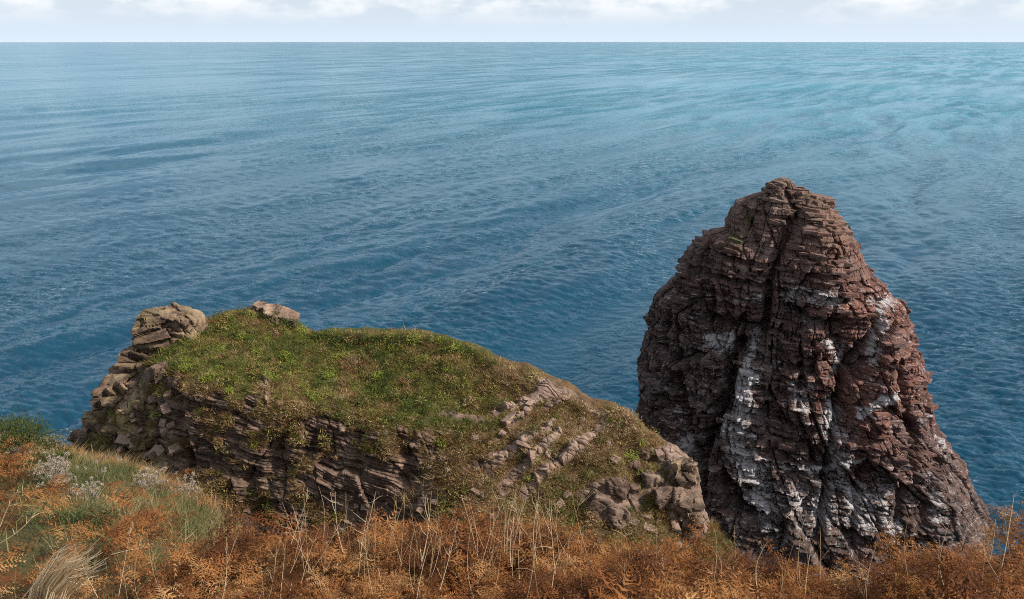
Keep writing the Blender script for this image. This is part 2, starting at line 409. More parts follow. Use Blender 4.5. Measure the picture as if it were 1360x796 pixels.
# ------------------------------------------------------------------ sea stack
def build_stack():
    root = empty('rock_pinnacle')
    tag(root, 'tall reddish-brown sea stack streaked with white bird droppings, rising from the water', 'sea stack')
    bear = math.atan2(1080 - 680, FPX * cp)
    U = np.array([math.cos(bear), -math.sin(bear), 0]); Vv = np.array([math.sin(bear), math.cos(bear), 0])
    D0 = 106.0
    base = Vv * D0
    left = [(1040, 236), (1031, 237), (1021, 244), (1017, 254), (996, 258), (976, 267), (968, 285), (966, 302), (944, 306), (921, 325), (908, 341), (905, 360), (885, 378), (870, 390), (865, 402), (858, 435), (853, 455), (851, 500), (853, 540), (850, 600), (846, 700), (842, 800)]
    right = [(1040, 236), (1049, 238), (1056, 246), (1078, 257), (1101, 261), (1104, 280), (1122, 298), (1141, 322), (1147, 346), (1163, 367), (1186, 387), (1205, 408), (1214, 430), (1220, 455), (1230, 480), (1232, 520), (1235, 562), (1250, 580), (1266, 602), (1281, 622), (1291, 642), (1305, 668), (1318, 692), (1330, 720), (1345, 760), (1360, 810)]
    def to_uz(pts):
        o = []
        for x, y in pts:
            r = unproj(x, y, 1.0) - EYE
            t = D0 / (r @ Vv)
            p = EYE + r * t
            o.append((p @ U, p[2]))
        return np.array(o)
    L, R = to_uz(left), to_uz(right)
    ztop = L[0, 1]
    nz_, nt_ = 470, 860
    z = np.concatenate([np.linspace(-2, ztop - 0.4, nz_ - 14), np.linspace(ztop - 0.35, ztop, 14)])
    ul = np.interp(-z, -L[:, 1], L[:, 0]); ur = np.interp(-z, -R[:, 1], R[:, 0])
    uc0 = L[0, 0]
    uc = uc0 * sstep(8, ztop, z) + (1 - sstep(8, ztop, z)) * 0.5 * (ul + ur)
    uc = np.clip(uc, ul + 0.3 * (ur - ul), ur - 0.3 * (ur - ul))
    rl, rr = uc - ul, ur - uc
    rf = np.interp(z, [-2, 10, 22, 30, 36, ztop - 2, ztop], [25, 15.5, 11, 9, 6.5, 2.6, 0.9])
    rb = np.interp(z, [-2, 10, 22, 30, 36, ztop - 2, ztop], [15, 12, 7.5, 4.6, 3.2, 1.6, 0.9])
    # more vertices on the side that faces the land
    th = np.concatenate([np.linspace(math.pi * 0.95, math.pi * 2.05, int(nt_ * .8)), np.linspace(math.pi * 0.05, math.pi * 0.95, int(nt_ * .2) + 2)[1:-1]])
    nt_ = len(th)
    c, s = np.cos(th)[None], np.sin(th)[None]
    e = 0.80
    uu = np.where(c >= 0, rr[:, None], rl[:, None]) * np.sign(c) * np.abs(c) ** e
    vv = np.where(s >= 0, rb[:, None], rf[:, None]) * np.sign(s) * np.abs(s) ** e
    Zg = z[:, None] + 0 * uu
    Ug = uc[:, None] + uu
    P0 = base + Ug[..., None] * U + vv[..., None] * Vv
    P0[..., 2] = Zg
    px, py = proj(P0)
    front = sstep(0.25, -0.15, s) + 0 * px
    # outward direction in plan
    N = (uu / (np.abs(rr + rl)[:, None] * 0.5 + .3) ** 2)[..., None] * U + (vv / ((rf + rb)[:, None] * 0.5 + .3) ** 2)[..., None] * Vv
    N /= np.linalg.norm(N, axis=-1, keepdims=True) + 1e-9
    wob = fbm(P0 * 0.16, 4, 40) * 15
    wob2 = fbm(P0 * 0.11, 3, 44) * 10
    qx, qy = px + wob, py + wob2
    disp = np.zeros_like(px)
    for pts, w, dpt in (
            ([(1046, 300), (1036, 345), (1026, 400), (1012, 450)], 9, 2.4), ([(1052, 412), (1085, 428), (1112, 432)], 9, 1.8),
            ([(1198, 392), (1172, 425), (1146, 460), (1122, 495), (1108, 560), (1092, 640), (1082, 710)], 7, 2.3),
            ([(893, 380), (880, 440), (872, 500)], 7, 1.6), ([(985, 455), (972, 500), (958, 560), (940, 615), (930, 680)], 9, 2.6),
            ([(1186, 480), (1202, 540), (1216, 585), (1207, 640), (1196, 700)], 8, 2.4), ([(1062, 475), (1066, 540), (1080, 610)], 6, 1.2),
            ([(948, 428), (980, 432), (1012, 440)], 12, 2.0), ([(905, 500), (915, 560), (930, 620)], 9, 1.5), ([(962, 640), (980, 682), (1010, 690)], 13, 2.8),
            ([(985, 265), (1000, 300), (1012, 340)], 7, 1.0), ([(1042, 250), (1060, 285), (1050, 330)], 5, 1.1), ([(945, 310), (940, 360), (948, 410)], 6, 1.0),
            ([(1140, 620), (1135, 690)], 6, 1.0), ([(1100, 435), (1120, 470)], 10, 1.4), ([(1237, 560), (1240, 640), (1235, 700)], 6, 1.4)):
        disp -= front * 1.2 * dpt * np.exp(-(polydist(qx, qy, pts) / (w * .7)) ** 2)
    for pts, w, dpt in (
            ([(1095, 300), (1100, 350), (1110, 385)], 34, 1.6), ([(1072, 440), (1062, 500), (1075, 560)], 26, 1.5), ([(996, 500), (985, 560), (1000, 622)], 26, 2.0),
            ([(1172, 440), (1160, 540), (1172, 610)], 26, 1.5), ([(1255, 610), (1265, 700)], 22, 0.8), ([(925, 380), (915, 440)], 22, 0.8), ([(1040, 640), (1060, 700)], 40, 0.8)):
        disp += front * dpt * np.exp(-(polydist(qx, qy, pts) / w) ** 2)
    amp = np.interp(z, [-2, 20, 34, ztop - 1.5, ztop], [1, 1, .75, .35, .1])[:, None]
    wdt = np.convolve(np.pad(.5 * (rl + rr), 20, 'edge'), np.ones(41) / 41, 'valid')
    sarc = (np.unwrap(np.arctan2(vv, uu), axis=1) % (2 * math.pi) - 1.5 * math.pi) * (2.0 + .85 * wdt)[:, None] + 0 * px
    sarc = sarc + 0.35 * fbm(P0 * 0.45, 3, 11)
    bz = Zg + 0.08 * (Ug - uc0) + 0.45 * fbm(P0 * 0.06, 3, 17) + 0.10 * fbm(P0 * 0.9, 2, 19)
    h1, k1, f1, g1 = beds(bz, sarc, 21, 1.6, 4.2, 3.0, 7.5)
    h2, k2, f2, g2 = beds(bz, sarc, 22, 0.30, 0.85, 0.5, 2.2)
    h3, k3, f3, g3 = beds(bz, sarc, 23, 0.13, 0.30, 0.22, 0.8)
    tilted = bz + .15 * sarc
    fa, ea = facets(sarc, tilted, 5.5, 8.0, 301, .6)
    fb, eb = facets(sarc + .5 * fbm(P0 * .5, 2, 12), tilted, 2.2, 3.0, 311, .5)
    fc, ec = facets(sarc, bz, 0.9, .8, 321, .5)
    disp += amp * (.95 * fa + .50 * fb + .20 * fc - 1.15 * np.exp(-(ea / .28) ** 2) - .55 * np.exp(-(eb / .16) ** 2) - .12 * np.exp(-(ec / .1) ** 2))
    disp += amp * (0.45 * (h1 - .5) + .75 * (k1 - .5) + 0.40 * (h2 - .5) + 0.80 * (k2 - .5) + (1 - c ** 4) * 0.22 * (h3 - .5) + .48 * (1 - .6 * c ** 4) * (k3 - .5))
    disp -= amp * (0.45 * np.exp(-(f1 / .14) ** 2) + 0.24 * np.exp(-(f2 / .08) ** 2) + 0.12 * np.exp(-(g2 / .08) ** 2))
    disp += amp * (0.9 * fbm(P0 * 0.10, 3, 31) + 0.22 * fbm(P0 * 0.6, 4, 33))
    lim = np.minimum(np.where(c >= 0, rr[:, None], rl[:, None]), (0.5 * (rf + rb))[:, None]) * 0.55
    disp = np.clip(disp, -lim, lim)
    side = np.abs(c) ** 3
    disp = disp * (1 - 0.6 * side) - .05 * side * amp                # keep the outline
    P = P0 + N * disp[..., None]
    P[..., 2] += amp * 0.10 * fbm(P0 * 1.3, 2, 37)
    px, py = proj(P)
    qx, qy = px + wob * .5, py + wob2 * .5
    g = np.zeros_like(px)
    for pts, w, a in (
            ([(944, 456), (968, 452)], 12, 1.9), ([(1006, 438), (996, 470), (985, 505)], 10, 1.0), ([(990, 510), (985, 570), (1000, 640)], 30, 1.0),
            ([(1146, 550), (1168, 538), (1190, 528)], 8, 2.0), ([(1117, 458), (1108, 488)], 5, 2.2), ([(1096, 456), (1102, 460)], 6, 2.0), ([(1048, 396), (1075, 390), (1108, 402)], 13, 1.0),
            ([(1178, 398), (1165, 440), (1155, 475)], 20, .95), ([(1018, 618), (1070, 624), (1140, 612)], 5, 1.3), ([(1010, 660), (1080, 668), (1140, 660)], 45, .85),
            ([(905, 550), (915, 590)], 14, 1.2), ([(1100, 530), (1108, 600)], 18, .9), ([(1170, 640), (1180, 700)], 22, .85), ([(1150, 695), (1190, 690)], 24, .85), ([(1240, 640), (1250, 690)], 20, .7),
            ([(1010, 395), (1000, 440)], 12, .8), ([(1060, 520), (1085, 560)], 36, .75), ([(1120, 580), (1120, 640)], 25, .8), ([(1228, 560), (1262, 610)], 10, .8), ([(930, 420), (905, 480)], 30, .4), ([(1000, 700), (1040, 730)], 30, .6)):
        g = np.maximum(g, a * np.exp(-(polydist(qx, qy, pts) / w) ** 2))
    g = g * (0.55 + .75 * sstep(-.35, .35, fbm(P0 * np.array([.5, .5, .35]), 4, 53)))
    g = np.maximum(g, 0.38) * front
    g *= 1 - 0.6 * sstep(400, 330, py)
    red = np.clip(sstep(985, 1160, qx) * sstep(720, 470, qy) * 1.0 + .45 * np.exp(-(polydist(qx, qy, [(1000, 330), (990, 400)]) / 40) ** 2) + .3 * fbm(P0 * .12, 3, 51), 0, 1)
    weather = sstep(31, 41, P[..., 2] + 2 * fbm(P0 * .2, 2, 57)) * .8
    veg = np.zeros_like(px)
    for (x, y, w) in ((978, 315, 12), (985, 330, 8), (1076, 262, 7), (1000, 290, 10), (1190, 432, 5), (1195, 455, 4), (1206, 600, 6), (1150, 330, 8), (1186, 500, 4)):
        veg = np.maximum(veg, .6 * np.exp(-((qx - x) ** 2 + (qy - y) ** 2) / w ** 2))
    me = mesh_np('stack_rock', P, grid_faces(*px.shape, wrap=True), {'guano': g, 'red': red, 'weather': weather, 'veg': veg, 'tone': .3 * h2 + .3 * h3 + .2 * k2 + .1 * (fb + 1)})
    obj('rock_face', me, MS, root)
    # ledge blocks that stand proud of the face
    bl = []
    for me_ in block_meshes(14, 3, MSB, (1, 1, 1)): bl.append(me_)
    ok = np.argwhere((front > .9) & (np.abs(disp) < lim * .9) & (P[..., 2] > 3) & (px > 855) & (px < 1325) & (py < 740))
    pick = ok[np.random.default_rng(4).permutation(len(ok))[:900]]
    r = random.Random(5); cnt = 0
    for i, j in pick:
        if cnt >= 290: break
        if disp[i, j] < 0.1: continue
        o = bpy.data.objects.new('rock_block', r.choice(bl)); C.objects.link(o); o.parent = root
        n = N[i, j]
        w = r.uniform(.9, 2.4); hh = r.uniform(.28, .75)
        p = P[i, j] - n * r.uniform(.1, .3)
        o.location = p
        o.rotation_euler = (r.gauss(0, .05), math.radians(4) + r.gauss(0, .05), math.atan2(n[1], n[0]) + math.pi / 2 + r.gauss(0, .25))
        o.scale = (w, r.uniform(.7, 1.3), hh)
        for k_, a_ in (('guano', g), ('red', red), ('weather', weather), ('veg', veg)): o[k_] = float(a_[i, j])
        o['tone'] = r.uniform(.3, .75)
        cnt += 1
    return P
STACK = build_stack()

# ------------------------------------------------------------------ headland
def catmull(K, t):
    """K: (n, cols, 3) control rows, t in 0..n-1"""
    n = len(K)
    i = np.clip(np.floor(t).astype(int), 0, n - 2); f = (t - i)[:, None, None]
    a, b, c_, d = K[np.clip(i - 1, 0, n - 1)], K[i], K[i + 1], K[np.clip(i + 2, 0, n - 1)]
    m1, m2 = 0.35 * (c_ - a), 0.35 * (d - b)
    return (2 * f**3 - 3 * f**2 + 1) * b + (f**3 - 2 * f**2 + f) * m1 + (-2 * f**3 + 3 * f**2) * c_ + (f**3 - f**2) * m2

def build_headland():
    root = empty('headland')
    tag(root, 'rocky headland with a grassy green top and a dark bedded cliff face', 'headland')
    crest = np.array([(60, 640, 64), (95, 594, 64), (118, 566, 64), (140, 546, 63.5), (165, 512, 63.5), (190, 474, 63.5), (212, 446, 64), (240, 432, 64.5), (270, 428, 65), (300, 418, 66), (340, 413, 66.5), (378, 424, 66), (410, 445, 65), (475, 449, 64), (530, 448, 63), (575, 450, 62), (605, 459, 61), (640, 473, 60), (685, 489, 58.5), (722, 501, 57), (755, 516, 56), (790, 538, 55), (830, 552, 54), (860, 579, 53), (892, 602, 52), (914, 616, 51), (926, 640, 51), (932, 676, 51), (950, 706, 51), (985, 746, 50), (1030, 800, 49), (1060, 850, 48.5)], float)
    edge = np.array([(60, 660, 60), (95, 612, 60), (140, 590, 58), (165, 556, 57), (190, 532, 57), (215, 512, 56.5), (240, 503, 55.8), (300, 522, 54.5), (340, 528, 54), (410, 543, 53.5), (475, 557, 53), (570, 566, 52.5), (640, 582, 52), (720, 602, 51), (790, 622, 50), (860, 650, 49.5), (914, 672, 49), (932, 715, 49), (985, 785, 48), (1060, 890, 47)], float)
    mid = np.array([(60, 660, 58.5), (140, 640, 56.5), (240, 600, 53.8), (340, 622, 52.4), (475, 640, 51.4), (570, 640, 50.2), (640, 655, 48.5), (720, 675, 47.5), (790, 690, 47), (860, 705, 47), (932, 752, 47.2), (1060, 920, 46)], float)
    bot = np.array([(60, 760, 56), (240, 725, 51.5), (340, 735, 50.5), (475, 745, 49.5), (570, 745, 47), (640, 750, 44.5), (720, 765, 43.5), (860, 795, 43.5), (932, 830, 44), (1060, 990, 44)], float)
    X = np.linspace(62, 1058, 760)
    def row(k):
        y, d = np.interp(X, k[:, 0], k[:, 1]), np.interp(X, k[:, 0], k[:, 2])
        ker = np.exp(-np.linspace(-2, 2, 11) ** 2); ker /= ker.sum()
        ys = np.convolve(np.pad(y, 5, 'edge'), ker, 'valid'); ds = np.convolve(np.pad(d, 5, 'edge'), ker, 'valid')
        return unproj(X, ys, ds)
    c, e, m_, b = row(crest), row(edge), row(mid), row(bot)
    out = np.stack([c[:, 0] * 0, c[:, 0] * 0 + 1, c[:, 0] * 0], -1)
    k1 = c + out * 3.5 - np.array([0, 0, 3.0]); k2 = c + out * 14; k2[:, 2] = -2
    bb = b - out * 2.5; bb[:, 2] = b[:, 2] - 14; b2 = b - out * 6; b2[:, 2] = -2
    K = np.stack([k2, k1, c, c * .5 + e * .5, e, m_, b, bb, b2])
    t = np.concatenate([np.linspace(0, 1, 12)[:-1], np.linspace(1, 2, 36)[:-1], np.linspace(2, 4, 130)[:-1], np.linspace(4, 5, 85)[:-1], np.linspace(5, 6, 75)[:-1], np.linspace(6, 7, 16)[:-1], np.linspace(7, 8, 8)])
    P0 = catmull(K, t)
    T = t[:, None] + 0 * P0[..., 0]
    px, py = proj(P0)
    gx, gy = np.gradient(P0, axis=1), np.gradient(P0, axis=0)
    N = np.cross(gy, gx); N /= np.linalg.norm(N, axis=-1, keepdims=True) + 1e-9
    if N[len(t) // 3, 300, 2] < 0: N = -N
    w1, w2 = fbm(P0 * .25, 3, 61), fbm(P0 * .25, 3, 67)
    qx, qy = px + 14 * w1, py + 14 * w2
    # where earth and plants lie, and where the rock is bare
    dpx = qy - np.interp(qx, edge[:, 0], edge[:, 1])          # pixels below the plateau rim
    lefty = sstep(515, 610, qx)
    veg = (1 - lefty) * (0.12 + 0.88 * sstep(14, -12, dpx + 22 * w2)) + lefty * (0.98 - 0.26 * sstep(-60, 40, dpx))
    veg = np.where(qx < 235, np.minimum(veg, 0.30 + .5 * sstep(.1, .4, fbm(P0 * .5, 3, 77))), veg)
    hang = fbm(np.stack([P0[..., 0] * .8, P0[..., 1] * .3, P0[..., 2] * .25], -1), 3, 71)   # growth hanging down the face
    veg += (1 - lefty) * 0.75 * sstep(-.10, .22, hang) * sstep(95, 5, dpx) * sstep(225, 250, qx)
    veg += (1 - lefty) * .5 * sstep(.05, .3, fbm(P0 * np.array([.7, .7, .9]), 3, 75))
    veg += (1 - lefty) * 0.35 * sstep(.1, .4, fbm(P0 * .5, 3, 73)) * sstep(440, 560, qx)
    veg -= 0.75 * np.exp(-(polydist(qx, qy, [(880, 600), (915, 625), (925, 690)]) / 22) ** 2)
    veg -= 0.5 * np.exp(-(polydist(qx, qy, [(715, 505), (760, 520), (800, 545)]) / 14) ** 2)
    bare = [[(655, 545), (690, 528), (712, 522)], [(720, 506), (700, 540), (678, 568)], [(735, 560), (700, 590), (655, 616)], [(800, 560), (770, 590), (745, 612)], [(742, 580), (700, 625), (665, 655)], [(770, 590), (720, 640), (700, 660)]]
    for pts in bare: veg -= 0.8 * np.exp(-(polydist(qx, qy, pts) / 7) ** 2)
    for pts, w in (([(840, 660), (810, 680)], 18), ([(780, 660), (820, 640)], 10), ([(520, 545), (640, 555)], 8), ([(330, 507), (350, 512)], 8), ([(355, 405), (392, 420)], 13)):
        veg -= 0.6 * np.exp(-(polydist(qx, qy, pts) / w) ** 2)
    veg -= 0.30 * sstep(.2, .5, fbm(P0 * .45, 4, 79)) * lefty
    veg = np.clip(veg, 0, 1)
    green = np.clip(sstep(30, -40, dpx + 30 * w1) * sstep(720, 560, qx) * 1.0 + .35 * sstep(.0, .4, fbm(P0 * .3, 3, 83)), 0, 1)
    # relief
    rock = 1 - sstep(.35, .65, veg)
    disp = 0.55 * fbm(P0 * .22, 3, 91) + .22 * fbm(P0 * .8, 3, 93)
    dip = math.radians(11)
    s_ = P0[..., 0] + .35 * P0[..., 1] + .4 * fbm(P0 * .6, 2, 95)
    bz = P0[..., 2] * math.cos(dip) + P0[..., 0] * math.sin(dip) + .6 * fbm(P0 * .12, 2, 97) + .28 * fbm(P0 * .55, 3, 94)
    h1, k1_, f1, g1 = beds(bz, s_, 31, .35, 1.0, 1.6, 5.0)
    h2, k2_, f2, g2 = beds(bz, s_, 32, .12, .30, .5, 2.0)
    fa, ea = facets(s_, bz, 2.6, 4.0, 331, 1.0)
    disp += rock * (1 - .45 * lefty) * (.22 * fa - .22 * np.exp(-(ea / .10) ** 2) + .24 * (h1 - .5) + .16 * (k1_ - .5) + .20 * (h2 - .5) + .13 * (k2_ - .5) + .16 * fbm(P0 * 1.6, 3, 92) - .10 * np.exp(-(f1 / .10) ** 2) - .06 * np.exp(-(g1 / .10) ** 2) - .07 * np.exp(-(f2 / .05) ** 2) - .05 * np.exp(-(g2 / .07) ** 2))
    disp += (1 - rock) * (.30 * fbm(P0 * .7, 3, 99))
    for pts, w, dpt in (([(240, 505), (238, 560), (245, 620)], 9, 1.0), ([(395, 545), (372, 600), (355, 660), (340, 700)], 8, .4), ([(480, 560), (470, 620)], 7, .35), ([(425, 545), (415, 600)], 8, .3), ([(205, 525), (195, 600)], 8, .9), ([(530, 590), (545, 660)], 9, .4), ([(330, 640), (350, 700)], 14, .8)):
        disp -= dpt * np.exp(-(polydist(qx, qy, pts) / w) ** 2) * sstep(-12, 10, dpx)
    ridge = np.zeros_like(px)
    for pts in bare: ridge = np.maximum(ridge, np.exp(-(polydist(px + 12 * w1, py + 12 * w2, pts) / 8) ** 2) * sstep(-.45, .1, fbm(P0 * .9, 3, 96)))
    ridge = np.maximum(ridge, .8 * np.exp(-(polydist(qx, qy, [(880, 600), (915, 625), (925, 690)]) / 22) ** 2))
    disp += ridge * (.14 + .20 * fa + .22 * fbm(P0 * 1.1, 3, 98) + .12 * (h2 - .5))
    disp *= 1 - .5 * np.exp(-((T - 2) / .12) ** 2)
    P = P0 + N * disp[..., None]
    dark = (1 - lefty) * sstep(225, 260, px) * sstep(-5, 25, dpx) * .6
    lich = sstep(235, 190, px) * .8
    me = mesh_np('headland_ground', P, grid_faces(*px.shape), {'veg': veg, 'green': green, 'dark': dark, 'lichen': lich, 'tone': .4 * h1 + .6 * h2, 'pale': np.clip(1.2 * ridge, 0, 1)})
    obj('rock_ground', me, MH, root)
    return root, P, veg, green, T, dpx
HEAD, HP, HVEG, HGREEN, HT, HDPX = build_headland()
def bvh_of(P):
    v = P.reshape(-1, 3)
    return BVHTree.FromPolygons([tuple(a) for a in v], [tuple(f) for f in grid_faces(*P.shape[:2])])
HBVH = bvh_of(HP[::2, ::2])
def hit(bvh, px, py):
    r = unproj(px, py, 1.0) - EYE
    loc, n, i, d = bvh.ray_cast(Vector(EYE), Vector(r).normalized())
    if loc is not None and n.z < 0: n = -n
    return loc, n

# ------------------------------------------------------------------ foreground hillside
EDGE = np.array([(-700, 560, 26), (-250, 548, 24), (-60, 580, 21), (0, 592, 20), (60, 600, 19.5), (100, 610, 19), (200, 648, 17), (270, 690, 15), (310, 725, 12.5), (345, 752, 10), (450, 752, 8.7), (700, 764, 8.0), (850, 792, 7.5), (970, 818, 7.1), (1150, 822, 7.0), (1250, 796, 7.2), (1310, 762, 7.5), (1360, 728, 7.9), (1450, 700, 8.5), (1700, 690, 10)], float)
EP = unproj(EDGE[:, 0], EDGE[:, 1], EDGE[:, 2])
E_AZ, E_D, E_Z = np.arctan2(EP[:, 0], EP[:, 1]), np.hypot(EP[:, 0], EP[:, 1]), EP[:, 2]
def ground_z(x, y, bumps=True):
    x, y = np.asarray(x, float), np.asarray(y, float)
    az, d = np.arctan2(x, y), np.hypot(x, y)
    de, ze = np.interp(az, E_AZ, E_D), np.interp(az, E_AZ, E_Z)
    back = sstep(1.0, 2.2, np.abs(az))
    near = 60 + np.interp(d, [0, 1.5, 3, 5, 6], [-1.7, -2.45, -3.7, -4.85, -5.25])
    z5 = near
    z = np.where(d > 5, (60 - 4.85) + (ze - 60 + 4.85) * np.clip((d - 5) / np.maximum(de - 5, .5), 0, 1), z5)
    over = np.maximum(d - de, 0)
    z = z - np.where(over < 1.2, over ** 2 * .8, 1.15 + (over - 1.2) * 1.9)
    z = z * (1 - back) + back * (58.3 - 0.02 * d)
    if bumps:
        Q = np.stack([x, y, 0 * x], -1)
        z = z + (0.22 * fbm(Q * .45, 3, 101) + .07 * fbm(Q * 1.7, 2, 103)) * sstep(.8, 3, d)
    return np.maximum(z, -3)
def build_hillside():
    az = np.concatenate([np.linspace(-math.pi, -0.75, 50)[:-1], np.linspace(-.75, .75, 300)[:-1], np.linspace(.75, math.pi, 50)])
    u = np.concatenate([np.linspace(0.02, 1, 110)[:-1], np.linspace(1, 1.25, 30)[:-1], np.linspace(1.25, 4, 30)])
    A, Ug = np.meshgrid(az, u, indexing='xy')
    de = np.interp(A, E_AZ, E_D); D = Ug * de
    X, Y = D * np.sin(A), D * np.cos(A)
    Z = ground_z(X, Y)
    m = Mat('hillside_soil')
    n1 = m.noise(m.pos(), 1.3, 6, .65); n2 = m.noise(m.pos(), 9, 6, .7)
    c = m.mix(m.range(n1, .38, .62), (0.045, 0.026, 0.014), (0.085, 0.045, 0.02))
    c = m.mix(m.range(n2, .5, .7), c, (0.13, 0.075, 0.035))
    g = m.attr('grassy')
    c = m.mix(m.math('MULTIPLY', g, m.range(n1, .3, .6, .5, 1)), c, (0.065, 0.062, 0.026))
    m.end(c, .95, m.bump(n2, .8, .06), .1)
    px, py = proj(np.stack([X, Y, Z], -1))
    grassy = sstep(300, 220, px) * sstep(9.5, 12, D) * (Y > 0)
    me = mesh_np('hillside', np.stack([X, Y, Z], -1), grid_faces(*X.shape), {'grassy': grassy}, True)
    tag(obj('hillside', me, m.m), 'bracken covered hillside falling away below the camera', None, None, 'structure')
build_hillside()

# ------------------------------------------------------------------ outcrops, boulders and slabs of the headland
def outcrop(name, px, py, d, w, h, dp, seed, tilt=0.0, lich=0.0, dark=0.0, n=2.6, sink=0.0):
    """a weathered bedded lump: a squarish body cut into courses and blocks"""
    c0 = unproj(px, py, d)
    if name == 'boulder':
        loc_, n_ = hit(HBVH, px, py)
        if loc_ is not None and abs(loc_.y - d) < 6: c0 = np.array(loc_) + np.array(n_) * h * (.22 if px < 400 else -.08)
    nr, nc = int(np.clip(h * 16, 22, 70)), int(np.clip((w + dp) * 14, 36, 130))
    ph = np.linspace(-math.pi / 2, math.pi / 2, nr)[:, None]; th = np.linspace(0, 2 * math.pi, nc, endpoint=False)[None]
    r_ = np.random.default_rng(seed)
    dr = np.stack([np.cos(ph) * np.cos(th), np.cos(ph) * np.sin(th), np.sin(ph) + 0 * th], -1)
    nn = [np.array(a, float) for a in ((1, .1, .05), (-1, .1, 0), (0, 1, .1), (.1, -1, .1), (0, .05, 1), (0, 0, -1))] + [r_.normal(0, 1, 3) for _ in range(11)]
    rad = np.full(dr.shape[:2], 9.)
    for i_, q in enumerate(nn):
        q = q + r_.normal(0, .12, 3); q = q / np.linalg.norm(q)
        rad = np.minimum(rad, (r_.uniform(.86, 1.0) if i_ < 6 else r_.uniform(.92, 1.22)) / np.maximum(dr @ q, .02))
    P = dr * rad[..., None] * np.array([w, dp, h]) / 2
    Q = P + c0
    N = P / (np.linalg.norm(P, axis=-1, keepdims=True) + 1e-9)
    sc = min(w, h, dp)
    ja = seed * .37
    s_ = Q[..., 0] * math.cos(ja) + Q[..., 1] * math.sin(ja) + .15 * fbm(Q * .9, 3, seed)
    bz = P[..., 2] + .3 * P[..., 0] * math.sin(seed) + .15 * fbm(Q * .7, 3, seed + 1)
    h1, k1, f1, g1 = beds(bz + seed, s_, seed, .3, .9, .8, 2.6)
    h2, k2, f2, g2 = beds(bz + seed, s_, seed + 1, .10, .28, .4, 1.4)
    fa, ea = facets(s_, bz, .9, .9, seed + 3, 1.0)
    di = sc * .06 * fbm(Q * (1.5 / sc), 4, seed + 2) + min(1, sc / 2.5) * (.32 * fa - .34 * np.exp(-(ea / .09) ** 2) + .2 * (h1 - .5) + .35 * (k1 - .5) + .08 * (h2 - .5) + .18 * (k2 - .5) - .16 * np.exp(-(f1 / .06) ** 2) - .06 * np.exp(-(f2 / .04) ** 2))
    di *= np.cos(ph) ** .5
    P = P + N * di[..., None] * np.array([1, 1, .6])
    P[0] = P[0].mean(0); P[-1] = P[-1].mean(0)
    me = mesh_np(name, P, grid_faces(nr, nc, True), {'lichen': P[..., 0] * 0 + lich, 'dark': P[..., 0] * 0 + dark, 'tone': .4 * h1 + .6 * h2})
    o = obj(name, me, MH, HEAD)
    o.location = c0; o.rotation_euler = (0, tilt, random.uniform(-.3, .3))
    return o
for k, a in enumerate((
        ('rock_outcrop', 218, 450, 63.2, 3.6, 5.0, 3.6, .10, .5), ('rock_outcrop', 240, 436, 63.8, 3.6, 3.0, 3.4, .35, .4), ('rock_outcrop', 256, 428, 64.4, 3.2, 1.3, 2.6, .42, .3), ('boulder', 204, 462, 62.6, 1.6, 2.4, 1.8, .1, .4), ('rock_outcrop', 168, 520, 61.0, 3.6, 3.3, 3.4, .08, .3), ('rock_outcrop', 195, 478, 62.6, 2.6, 3.2, 3.0, .1, .3),
        ('boulder', 214, 497, 58.0, 1.9, 1.3, 1.6, -.55, .1), ('rock_outcrop', 240, 522, 56.3, 1.35, 3.4, 1.6, .05, .2), ('rock_outcrop', 372, 424, 66.0, 3.2, 1.7, 2.4, .25, .1), ('boulder', 348, 412, 66.6, 1.5, .9, 1.4, .3, .1),
        ('boulder', 170, 552, 58.2, 1.0, 1.0, .9, .1, 1), ('boulder', 200, 548, 57.8, 1.4, 1.2, 1.1, -.2, 1), ('boulder', 186, 538, 58.5, .8, .7, .8, .3, .8), ('boulder', 152, 572, 58.2, 1.5, .9, 1.2, .1, .6),
        ('boulder', 118, 588, 59.5, 1.6, 1.0, 1.2, .2, .5), ('boulder', 165, 602, 57.0, 1.3, .9, 1.0, -.1, .9), ('boulder', 187, 592, 57.0, 1.1, 1.3, 1.0, .1, .9), ('boulder', 142, 545, 61.5, 1.8, 1.4, 1.6, .3, .4), ('boulder', 126, 562, 62.0, 1.7, 1.3, 1.5, .2, .5),
        ('boulder', 104, 582, 62.0, 1.5, 1.0, 1.4, .2, .5), ('boulder', 208, 575, 57.2, 1.0, .9, .9, .2, .7),
        ('rock_outcrop', 906, 630, 50.3, 2.0, 2.4, 2.0, .1, .25), ('boulder', 910, 668, 50.2, 2.2, 1.7, 1.6, .25, .1), ('boulder', 921, 692, 50.2, 1.7, 1.5, 1.3, -.2, .1), ('boulder', 852, 604, 51.2, 1.2, .9, 1.0, .2, 0), ('boulder', 840, 618, 50.6, 1.0, .7, .9, .1, 0),
        ('boulder', 868, 640, 50.0, 1.9, 1.3, 1.5, .3, 0), ('boulder', 888, 660, 49.6, 2.2, 1.6, 1.6, .2, 0), ('boulder', 818, 655, 49.4, 1.9, 2.0, 1.4, .35, 0), ('boulder', 796, 666, 48.6, 1.5, 1.5, 1.2, .4, 0), ('boulder', 820, 686, 48.4, 1.7, 1.5, 1.3, .2, 0), ('boulder', 842, 648, 49.6, .9, .5, .8, 0, 0))):
    outcrop(*a[:7], 200 + 7 * k, a[7], a[8])

